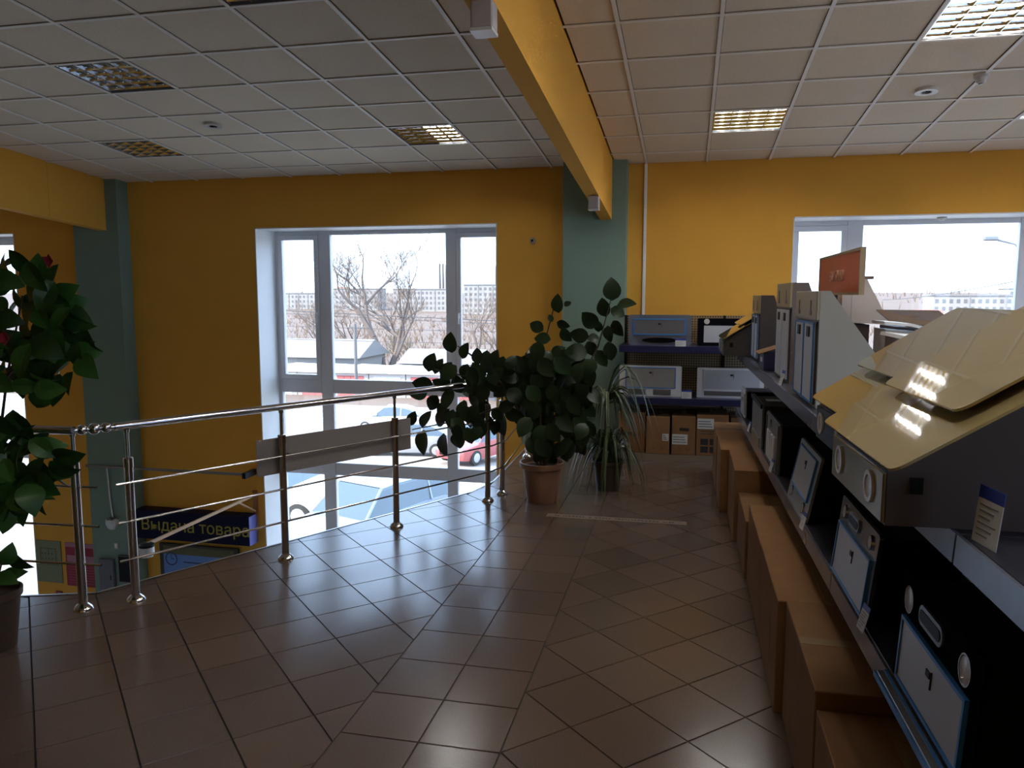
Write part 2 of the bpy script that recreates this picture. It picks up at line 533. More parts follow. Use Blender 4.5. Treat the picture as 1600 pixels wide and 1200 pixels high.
# louvred luminaires
def blade_long():
    return MB().prism([(-.003, .006), (.003, .006), (.008, .03), (.018, .06), (-.018, .06), (-.008, .03)], .012, .576, 'y').mesh('louvre_blade', M_MIRROR, True)
def blade_cross():
    return MB().prism([(-.002, .006), (.002, .006), (.007, .026), (-.007, .026)], .012, .576, 'x').mesh('louvre_crossblade', M_MIRROR)
BL, BC = blade_long(), blade_cross()
HOUS = MB()
HOUS.box(.0, .588, .0, .588, .075, .08); HOUS.box(0, .008, 0, .588, .002, .075); HOUS.box(.580, .588, 0, .588, .002, .075)
HOUS.box(.008, .58, 0, .008, .002, .075); HOUS.box(.008, .58, .58, .588, .002, .075)
HOUS_ME = HOUS.mesh('housing', mat('luminaire_housing', (.25, .26, .28), .3, metal=.8))
M_TUBE_ON = mat('lit_fluorescent_tube', (.8, .8, .8), .3)
_b = M_TUBE_ON.node_tree.nodes['Principled BSDF']
_b.inputs['Emission Color'].default_value = (1.0, .96, .90, 1)
_b.inputs['Emission Strength'].default_value = 13.0
TUBE = MB().lathe([(.013, .0), (.013, .55)], 8, (0, .018, .052), 'y')
TUBE_OFF, TUBE_ON = TUBE.mesh('lamp_tube', mat('fluorescent_tube', (.7, .7, .7), .3), True), TUBE.mesh('lamp_tube', M_TUBE_ON, True)
LIGHT_LABEL = {('left', -3, 0): 'square louvred ceiling light at upper left, above the smaller far one', ('left', -5, 3): 'square louvred ceiling light nearest the left yellow beam',
    ('left', 0, 3): 'square louvred ceiling light above the tall window, half dark', ('left', 0, -2): 'louvred ceiling light cut by the top edge, left of the beam',
    ('right', 1, 3): 'small square louvred ceiling light right of the yellow beam', ('right', 3, 0): 'large louvred ceiling light in the top right corner'}
OUT = ['just out of view', 'well behind the viewer', 'straight above the viewer', 'near the side wall', 'by the far corner', 'far behind the viewer', 'by the front wall', 'off to one side', 'close to the beam', 'in the last row', 'in the first row']
cs, sn = math.cos(-SLOPE), math.sin(-SLOPE)
for (a, d, k, j, side) in light_cells:
    lab = LIGHT_LABEL.get((side, k, j)) or 'louvred ceiling light overhead, %s, in the %s bay' % (OUT.pop(0), side)
    px, py, pz = a + .006, d + .006, 0.0
    t = thing('ceiling_light', lab, 'ceiling light', (px, py * cs, 3.6008 + py * sn), 0, 'louvred ceiling lights')
    t.rotation_euler = (-SLOPE, 0, 0)
    link('housing', HOUS_ME, t)
    for q in range(4):
        lit = side == 'right' or (side == 'left' and (k, j) == (0, 3) and q > 1)
        link('lamp_tube', TUBE_ON if lit else TUBE_OFF, t, (.085 + q * .139, 0, 0))
    for q in range(5):
        link('louvre_blade', BL, t, (.016 + q * .139, 0, 0))
    for q in range(6):
        link('louvre_crossblade', BC, t, (0, .045 + q * .0996, 0))

# gallery floor with tiles
EDGE = [(XL, 3.32), (-3.46, 3.338), (-3.09, 3.47), (-1.70, 6.02), (-1.615, 6.42), (-1.62, 6.75), (-1.65, WALL_Y)]
slab_poly = EDGE + [(XR, WALL_Y), (XR, YB), (XL, YB)]
floor = MB().prism([(p[0], p[1]) for p in slab_poly], -.32, -.004, 'z').build('floor', M_GROUT)
struct(floor, 'tiled gallery floor with an angled edge', 'floor')
def clip(poly, nx, ny, d):
    out = []
    for i in range(len(poly)):
        a, c = poly[i], poly[(i + 1) % len(poly)]
        da, dc = nx * a[0] + ny * a[1] - d, nx * c[0] + ny * c[1] - d
        if da >= 0: out.append(a)
        if (da >= 0) != (dc >= 0):
            t = da / (da - dc)
            out.append((a[0] + t * (c[0] - a[0]), a[1] + t * (c[1] - a[1])))
    return out
def area(p):
    return abs(sum(p[i][0] * p[(i+1) % len(p)][1] - p[(i+1) % len(p)][0] * p[i][1] for i in range(len(p)))) / 2
T, G = 0.303, 0.0022
def sq(cx, cy, ang):
    h = T / 2 - G
    c, s = math.cos(ang), math.sin(ang)
    return [(cx + c * x - s * y, cy + s * x + c * y) for x, y in ((-h, -h), (h, -h), (h, h), (-h, h))]
tiles = []
def add_zone(ang, org, x_lo, x_hi, y_lo, y_hi):
    c, s = math.cos(ang), math.sin(ang)
    R = 60
    for i in range(-R, R):
        for j in range(-R, R):
            lx, ly = (i + .5) * T, (j + .5) * T
            cx, cy = org[0] + c * lx - s * ly, org[1] + s * lx + c * ly
            if not (x_lo - .22 < cx < x_hi + .22 and y_lo - .22 < cy < y_hi + .22): continue
            p = sq(cx, cy, ang); full = True
            for (nx, ny, d) in ((1, 0, x_lo + G), (-1, 0, -(x_hi - G)), (0, 1, y_lo), (0, -1, -y_hi)):
                q = clip(p, nx, ny, d)
                if len(q) != len(p) or any(abs(q[k][0] - p[k][0]) > 1e-9 for k in range(len(p))): full = False
                p = q
                if len(p) < 3: break
            if len(p) < 3: continue
            cands = []
            for k in range(len(EDGE) - 1):
                (ax, ay), (bx, by) = EDGE[k], EDGE[k + 1]
                dx, dy = bx - ax, by - ay
                L = math.hypot(dx, dy)
                tt = ((cx - ax) * dx + (cy - ay) * dy) / L
                if -.22 < tt < L + .22:
                    t0, t1 = max(0, tt - .22), min(L, tt + .22)
                    n = (dy / L, -dx / L)
                    near = min(abs(((cx - ax) * dy - (cy - ay) * dx) / L), 9)
                    if t1 <= t0 or near > .23: continue
                    cands.append(clip(p, n[0], n[1], n[0] * ax + n[1] * ay + .012))
            if cands:        # the floor edge only turns outwards, so the larger piece is the right one
                p2 = max(cands, key=lambda q: area(q) if len(q) > 2 else 0)
                if len(p2) != len(p) or any(abs(p2[m][0] - p[m][0]) > 1e-9 for m in range(len(p))): full = False
                p = p2
            if len(p) < 3 or area(p) < .0006: continue
            # drop tiles over the void
            mx, my = sum(q[0] for q in p) / len(p), sum(q[1] for q in p) / len(p)
            ins = False
            for k in range(len(slab_poly)):
                A_, B_ = slab_poly[k], slab_poly[k - 1]
                if (A_[1] > my) != (B_[1] > my) and mx < (B_[0] - A_[0]) * (my - A_[1]) / (B_[1] - A_[1]) + A_[0]: ins = not ins
            if ins: tiles.append((p, full, cx, cy, ang))
XB0, XB1 = -1.214, -0.608
add_zone(math.pi / 4, (-0.606, 2.936), XB1, XR, YB, WALL_Y)            # lozenge tiles beside the shelves
add_zone(0.0, (XB0, 2.503), XB0, XB1, YB, WALL_Y)                      # straight double band
add_zone(math.pi / 4, (-1.149, 3.231), XL, XB0, YB, WALL_Y)            # lozenge tiles by the railing
def in_view(x, y):
    c, s = math.cos(.2219), math.sin(.2219)
    dep = -s * x + c * y; lat = c * x + s * y
    return dep > 1.6 and abs(lat) / dep < .80 and not (x > .75 and y < 7.2)
vis = sorted([t for t in tiles if in_view(t[2], t[3])], key=lambda t: t[2] ** 2 + t[3] ** 2)
chosen = set(id(t) for t in vis[:300])
def tile_mb(p, cx=0, cy=0):
    n = len(p)
    mx, my = sum(q[0] for q in p) / n, sum(q[1] for q in p) / n
    top = []
    for q in p:
        d = math.hypot(q[0] - mx, q[1] - my); k = max(0, 1 - .0022 / max(d, .003))
        top.append((mx + (q[0] - mx) * k - cx, my + (q[1] - my) * k - cy, 0))
    bot = [(q[0] - cx, q[1] - cy, -.004) for q in p]
    return bot + top, [tuple(range(n, 2 * n))] + [(i, (i + 1) % n, (i + 1) % n + n, i + n) for i in range(n)]
FULL = {}
field = MB()
for t in tiles:
    p, full, cx, cy, ang = t
    if id(t) in chosen:
        if full:
            if ang not in FULL:
                FULL[ang] = MB().add(*tile_mb(sq(0, 0, ang))).mesh('tile', M_TILE)
            link('tile', FULL[ang], floor, (cx, cy, 0))
        else:
            MB().add(*tile_mb(p, cx, cy)).build('tile', M_TILE, floor, loc=(cx, cy, 0))
    else:
        field.add(*tile_mb(p))
fo = field.build('tile_field', M_TILE, floor); fo['kind'] = 'stuff'
# metal edge strip of the slab
es = MB()
for k in range(len(EDGE) - 1):
    (ax, ay), (bx, by) = EDGE[k], EDGE[k + 1]
    dx, dy = bx - ax, by - ay; L = math.hypot(dx, dy); n = (dy / L, -dx / L)
    a, c = (ax - n[0] * .004, ay - n[1] * .004), (bx - n[0] * .004, by - n[1] * .004)
    a2, c2 = (ax + n[0] * .012, ay + n[1] * .012), (bx + n[0] * .012, by + n[1] * .012)
    es.add([(a[0], a[1], -.05), (c[0], c[1], -.05), (c[0], c[1], .003), (a[0], a[1], .003), (a2[0], a2[1], .003), (c2[0], c2[1], .003)], [(0, 1, 2, 3), (3, 2, 5, 4)])
struct(es.build('trim_1', mat('aluminium_edge_strip', (.6, .6, .62), .3, metal=.8)), 'aluminium edge strip along the gallery floor', 'trim')
FICUS_LEAVES=[(-1.724,5.544,1.249,-0.046,-0.172,0.984,0.16),(-1.629,5.608,1.189,0.354,-0.054,0.934,0.134),(-1.858,5.477,1.109,0.244,0.097,0.965,0.149),(-1.905,5.817,1.05,0.337,0.388,0.858,0.144),(-1.823,5.756,1.027,0.5,0.017,0.866,0.144),(-1.986,5.665,0.923,-0.928,-0.357,0.104,0.165),(-1.966,5.519,0.867,-0.864,-0.485,-0.135,0.144),(-1.51,5.536,1.158,-0.247,0.345,0.905,0.134),(-1.511,5.782,1.124,0.014,0.33,0.944,0.134),(-1.442,5.77,1.121,0.189,-0.06,0.98,0.144),(-2.04,5.574,0.666,0.291,0.264,0.92,0.124),(-1.991,5.743,0.641,0.327,0.421,0.846,0.155),(-1.879,5.802,0.646,0.51,-0.072,0.857,0.175),(-2.002,5.692,0.456,-0.087,-0.013,-0.996,0.206),(-1.822,5.652,0.456,0.154,-0.302,-0.941,0.185),(-1.689,5.639,0.573,0.403,-0.295,-0.866,0.165),(-1.771,5.824,0.452,0.133,0.172,-0.976,0.134),(-1.53,5.669,0.599,0.054,-0.244,-0.968,0.175),(-1.491,5.814,0.617,0.497,0.063,-0.866,0.155),(-1.952,5.803,0.756,-0.506,0.03,-0.862,0.144),(-1.777,5.653,0.821,-0.298,-0.237,-0.925,0.155),(-1.711,5.69,0.927,-0.345,-0.018,0.938,0.155),(-1.559,5.515,0.997,0.006,-0.022,1.0,0.155),(-1.702,5.775,0.717,0.008,-0.418,-0.908,0.165),(-1.238,5.469,1.121,0.446,0.29,0.847,0.124),(-1.294,5.562,0.789,0.903,0.268,0.336,0.134),(-1.258,5.638,0.711,0.943,0.062,-0.326,0.155),(-1.407,5.849,0.594,0.152,-0.291,-0.945,0.175),(-1.281,5.615,0.993,-0.9,-0.391,0.193,0.134),(-1.386,5.703,0.909,-0.864,-0.391,-0.317,0.155),(-1.548,5.592,0.82,-0.014,0.056,-0.998,0.175),(-1.454,5.578,0.945,0.823,0.285,0.491,0.165),(-1.67,5.812,0.864,-0.766,-0.391,0.51,0.165),(-1.77,5.475,0.949,-0.868,-0.347,0.356,0.155),(-1.527,5.756,0.725,0.337,0.05,-0.94,0.165),(-1.72,5.545,0.676,-0.119,-0.26,-0.958,0.155),(-1.366,5.521,1.025,0.679,0.206,0.705,0.144),(-1.497,5.467,1.051,-0.533,0.118,0.837,0.155),(-1.645,5.808,0.638,-0.205,0.154,-0.966,0.165),(-1.859,5.744,0.716,-0.647,0.082,-0.758,0.134),(-0.927,5.607,1.543,-0.076,-0.052,0.996,0.144),(-0.91,5.986,1.539,0.677,0.419,0.605,0.067),(-1.068,5.764,1.278,-0.995,0.087,0.05,0.134),(-1.129,5.848,1.365,-0.884,0.079,0.461,0.125),(-0.901,5.717,1.386,0.95,-0.04,-0.309,0.106),(-0.891,5.778,1.303,0.679,-0.184,-0.71,0.125),(-1.003,5.753,1.432,-0.406,0.325,0.854,0.067),(-1.116,5.733,1.202,-0.788,-0.546,-0.284,0.144),(-1.017,5.618,1.141,-0.544,-0.439,-0.715,0.144),(-0.97,5.913,1.177,0.85,0.152,0.504,0.125),(-0.546,5.716,1.644,-0.045,-0.176,0.983,0.173),(-0.634,5.993,1.51,-0.263,-0.002,0.965,0.154),(-0.435,5.683,1.538,0.991,-0.067,0.115,0.144),(-0.493,5.622,1.484,0.884,-0.087,-0.459,0.115),(-0.514,5.871,1.355,0.546,-0.217,-0.809,0.144),(-0.555,5.616,1.324,0.194,-0.077,-0.978,0.125),(-0.552,5.7,1.193,0.188,0.272,-0.944,0.154),(-0.772,5.649,1.311,-0.969,-0.178,0.171,0.144),(-0.73,5.91,1.414,-0.747,-0.159,0.645,0.163),(-0.671,5.995,1.363,-0.02,0.095,0.995,0.086),(-0.679,5.697,1.29,-0.96,-0.28,0.008,0.096),(-0.79,5.615,1.191,-0.96,-0.263,0.094,0.173),(-0.777,5.699,1.091,-0.198,0.113,-0.974,0.163),(-0.716,5.932,1.194,0.509,0.013,-0.861,0.134),(-0.836,5.613,1.144,-0.858,-0.405,-0.315,0.144),(-0.612,5.697,1.141,0.542,-0.18,-0.821,0.144),(-0.728,5.693,1.021,-0.114,0.118,-0.986,0.163),(-0.75,6.094,0.695,0.619,0.161,-0.769,0.15),(-0.798,5.771,0.591,-0.491,0.049,-0.87,0.135),(-1.138,5.97,0.621,0.525,0.04,-0.85,0.162),(-0.866,5.624,0.661,0.747,-0.2,-0.634,0.176),(-1.307,5.863,1.05,0.348,0.27,-0.898,0.158),(-0.819,6.021,0.515,0.649,-0.151,-0.745,0.158),(-0.918,6.03,0.902,-0.029,-0.103,-0.994,0.169),(-0.968,6.012,0.766,-0.532,-0.311,-0.787,0.16),(-0.771,5.457,0.82,0.587,-0.245,-0.772,0.172),(-0.995,5.962,0.864,-0.414,-0.206,-0.887,0.146),(-1.305,6.025,0.638,-0.139,0.105,-0.985,0.156),(-0.727,5.646,1.057,-0.15,0.062,-0.987,0.172),(-1.208,5.771,1.075,0.032,0.173,-0.984,0.147),(-1.116,5.766,0.748,0.059,-0.388,-0.92,0.166),(-1.143,5.682,0.508,0.725,0.177,-0.666,0.168),(-0.856,5.654,0.719,-0.092,0.15,-0.984,0.176),(-1.157,5.961,0.438,-0.019,-0.365,-0.931,0.161),(-0.829,5.88,0.894,-0.56,-0.456,-0.691,0.137),(-0.827,6.036,1.034,0.175,-0.181,-0.968,0.149),(-0.904,5.712,1.131,-0.518,-0.105,-0.849,0.177),(-1.049,5.465,0.986,0.639,0.293,-0.711,0.131),(-0.969,5.944,0.388,-0.606,-0.12,-0.786,0.178),(-0.886,5.852,0.574,-0.357,0.107,-0.928,0.172),(-1.101,6.033,0.663,-0.25,-0.353,-0.902,0.165),(-1.097,5.981,0.843,-0.049,-0.448,-0.893,0.144),(-1.23,5.901,0.729,-0.262,0.14,-0.955,0.161),(-0.868,5.494,1.1,0.657,0.362,-0.661,0.179),(-0.882,5.509,0.975,-0.478,0.087,-0.874,0.143),(-0.703,5.547,0.606,-0.364,0.119,-0.924,0.142),(-0.917,6.074,0.708,0.114,-0.324,-0.939,0.143),(-1.06,5.49,1.124,-0.375,0.08,-0.924,0.18),(-0.925,6.021,0.362,0.095,0.044,-0.994,0.166),(-1.03,5.999,1.054,-0.584,-0.444,-0.679,0.154),(-0.738,5.704,1.003,0.617,-0.075,-0.784,0.164),(-0.737,5.601,0.559,-0.049,0.029,-0.998,0.158),(-1.112,5.992,0.452,-0.615,-0.143,-0.775,0.159),(-0.735,5.87,0.945,0.251,-0.366,-0.896,0.175),(-0.943,6.008,0.968,-0.347,0.088,-0.934,0.163),(-0.803,6.031,0.419,0.256,0.088,-0.963,0.174),(-1.004,5.839,0.74,-0.383,-0.475,-0.792,0.142),(-0.821,5.903,0.428,0.672,0.303,-0.676,0.136),(-0.775,5.854,0.68,0.455,-0.314,-0.833,0.131),(-1.115,5.936,0.425,-0.296,-0.254,-0.921,0.171),(-1.079,5.94,0.352,-0.339,-0.05,-0.939,0.173),(-0.979,5.462,1.086,0.711,-0.081,-0.699,0.174),(-0.836,5.858,0.859,-0.294,-0.091,-0.951,0.172),(-1.094,5.47,0.817,-0.38,0.095,-0.92,0.143),(-0.878,5.775,0.465,-0.238,-0.197,-0.951,0.136),(-1.142,5.468,0.651,-0.441,-0.401,-0.803,0.168),(-1.279,5.663,0.939,0.224,-0.159,-0.962,0.179),(-0.739,5.884,0.608,-0.545,-0.42,-0.726,0.172),(-1.241,5.805,0.794,-0.243,0.006,-0.97,0.157),(-0.727,5.475,0.633,-0.392,-0.372,-0.841,0.138),(-0.958,5.856,1.034,-0.236,-0.018,-0.972,0.147),(-1.057,5.588,0.419,-0.517,0.013,-0.856,0.131),(-0.836,5.773,0.427,-0.331,-0.028,-0.943,0.132),(-1.05,5.694,1.092,-0.211,-0.198,-0.957,0.153),(-0.772,6.083,0.769,-0.511,-0.131,-0.849,0.156),(-0.949,5.921,0.685,-0.127,0.068,-0.99,0.131),(-1.196,5.733,0.966,0.293,-0.273,-0.916,0.146),(-0.694,5.668,1.006,0.119,-0.183,-0.976,0.157),(-1.056,6.024,1.081,0.78,-0.145,-0.609,0.16),(-0.898,5.621,0.776,-0.072,0.125,-0.99,0.133),(-1.158,5.634,0.825,0.635,0.333,-0.697,0.165),(-1.07,5.452,0.895,0.516,0.264,-0.815,0.156),(-1.219,5.502,0.872,0.687,-0.084,-0.722,0.151),(-0.936,5.51,0.886,0.283,0.046,-0.958,0.162),(-1.092,5.527,0.749,-0.683,0.074,-0.726,0.162),(-1.156,5.943,0.881,0.122,-0.263,-0.957,0.156),(-1.008,5.804,0.656,0.185,-0.284,-0.941,0.159),(-1.002,5.648,0.941,-0.281,-0.301,-0.911,0.146),(-1.065,5.565,0.543,0.788,-0.21,-0.579,0.135),(-1.057,5.737,1.004,-0.253,-0.443,-0.86,0.167),(-0.687,5.929,0.831,0.755,-0.019,-0.656,0.158),(-0.82,5.768,0.734,-0.124,0.021,-0.992,0.177),(-1.051,5.702,1.135,-0.66,-0.378,-0.649,0.141),(-0.869,6.024,0.534,0.239,0.215,-0.947,0.146),(-1.013,5.517,0.49,0.519,0.355,-0.778,0.176),(-0.767,5.733,0.627,0.605,0.099,-0.79,0.166),(-0.887,5.635,0.464,-0.724,0.02,-0.69,0.147),(-1.165,5.761,1.047,-0.209,-0.215,-0.954,0.174),(-0.841,5.932,0.797,-0.529,-0.312,-0.789,0.144),(-1.157,5.817,0.594,0.682,0.268,-0.68,0.163),(-0.696,5.676,0.614,0.391,0.186,-0.901,0.155),(-0.845,5.981,1.058,0.182,-0.232,-0.956,0.172),(-1.047,5.865,0.586,0.547,-0.271,-0.792,0.141),(-0.755,5.459,1.056,-0.242,-0.114,-0.964,0.154),(-0.984,6.045,0.57,0.299,-0.304,-0.905,0.147),(-1.206,6.01,1.1,0.304,0.224,-0.926,0.147),(-0.86,5.907,0.498,0.452,0.294,-0.842,0.151),(-1.209,5.56,1.097,0.594,0.06,-0.802,0.153),(-0.765,5.818,0.9,0.291,-0.207,-0.934,0.142),(-1.333,5.816,0.858,-0.382,0.102,-0.919,0.174),(-1.083,5.873,0.735,-0.524,0.051,-0.85,0.161),(-0.946,5.649,1.153,0.019,-0.385,-0.923,0.134),(-1.009,5.988,0.949,-0.521,0.003,-0.854,0.168),(-0.982,6.042,0.951,-0.162,-0.08,-0.983,0.13),(-0.902,6.084,1.018,-0.55,-0.033,-0.835,0.178),(-1.068,5.587,1.187,-0.04,-0.104,-0.994,0.166),(-1.121,5.983,0.744,-0.316,0.106,-0.943,0.152),(-0.769,5.619,0.828,0.246,0.12,-0.962,0.136),(-1.042,6.077,0.755,-0.195,-0.125,-0.973,0.134),(-1.165,5.566,0.905,0.252,-0.128,-0.959,0.146),(-1.028,5.954,0.97,-0.481,-0.501,-0.719,0.169),(-1.061,5.688,0.922,-0.105,-0.39,-0.915,0.159),(-1.04,5.948,0.34,0.688,0.031,-0.725,0.166),(-1.035,5.517,0.587,-0.56,-0.133,-0.818,0.168),(-0.933,5.491,0.612,0.588,-0.273,-0.762,0.164),(-0.896,5.934,0.956,-0.713,-0.302,-0.633,0.179),(-1.278,5.973,0.833,0.052,0.189,-0.981,0.169),(-0.675,5.464,1.094,-0.363,-0.267,-0.893,0.147),(-0.994,5.516,1.009,-0.645,0.018,-0.764,0.159),(-1.092,5.531,0.497,0.473,0.02,-0.881,0.149),(-0.987,5.557,0.51,0.081,-0.247,-0.966,0.173),(-0.907,5.787,0.838,0.556,0.173,-0.813,0.162),(-1.108,5.846,1.01,0.654,0.376,-0.656,0.16),(-1.062,5.874,0.816,0.187,-0.142,-0.972,0.155),(-1.236,5.844,0.978,-0.129,-0.237,-0.963,0.137),(-1.2,5.686,0.92,0.112,-0.05,-0.992,0.148),(-1.166,5.982,0.64,0.076,0.202,-0.977,0.162),(-1.527,5.452,0.749,-0.627,-0.198,-0.753,0.121),(-1.638,5.462,0.647,0.705,0.219,-0.675,0.147),(-1.34,5.604,1.089,-0.135,0.017,-0.991,0.132),(-1.375,5.468,1.004,0.43,0.222,-0.875,0.123),(-1.712,5.455,1.038,-0.758,-0.189,-0.624,0.16),(-1.347,5.673,1.004,0.312,-0.063,-0.948,0.134),(-1.398,5.402,1.095,0.304,0.165,-0.938,0.16),(-1.37,5.682,0.886,-0.768,-0.215,-0.603,0.146),(-1.328,5.715,0.764,-0.15,-0.144,-0.978,0.123),(-1.505,5.596,0.599,0.034,0.016,-0.999,0.143),(-1.468,5.514,0.883,-0.299,-0.027,-0.954,0.155),(-1.63,5.486,0.527,-0.29,0.087,-0.953,0.137),(-1.52,5.447,1.017,0.292,0.172,-0.941,0.149),(-1.724,5.458,0.833,-0.454,-0.388,-0.802,0.143),(-1.532,5.718,0.999,-0.469,-0.027,-0.883,0.127),(-1.698,5.713,0.913,0.535,0.286,-0.795,0.143),(-1.273,5.557,1.066,-0.442,0.053,-0.895,0.138),(-1.546,5.428,0.577,0.233,0.143,-0.962,0.138),(-1.523,5.519,0.579,-0.507,-0.421,-0.752,0.134),(-1.509,5.477,0.687,-0.177,0.177,-0.968,0.14),(-1.626,5.409,0.597,0.289,-0.024,-0.957,0.126),(-1.607,5.559,0.713,0.469,-0.132,-0.873,0.143),(-1.442,5.796,0.581,-0.073,-0.361,-0.93,0.123),(-1.412,5.718,1.025,0.771,0.29,-0.566,0.154),(-1.705,5.63,0.665,0.6,-0.078,-0.796,0.131),(-1.804,5.699,0.938,0.159,0.2,-0.967,0.146),(-1.318,5.784,0.961,0.294,0.264,-0.919,0.149),(-1.563,5.575,0.909,0.604,0.139,-0.785,0.149),(-1.403,5.711,0.695,0.635,0.078,-0.769,0.125),(-1.64,5.643,1.025,-0.263,-0.137,-0.955,0.129)]
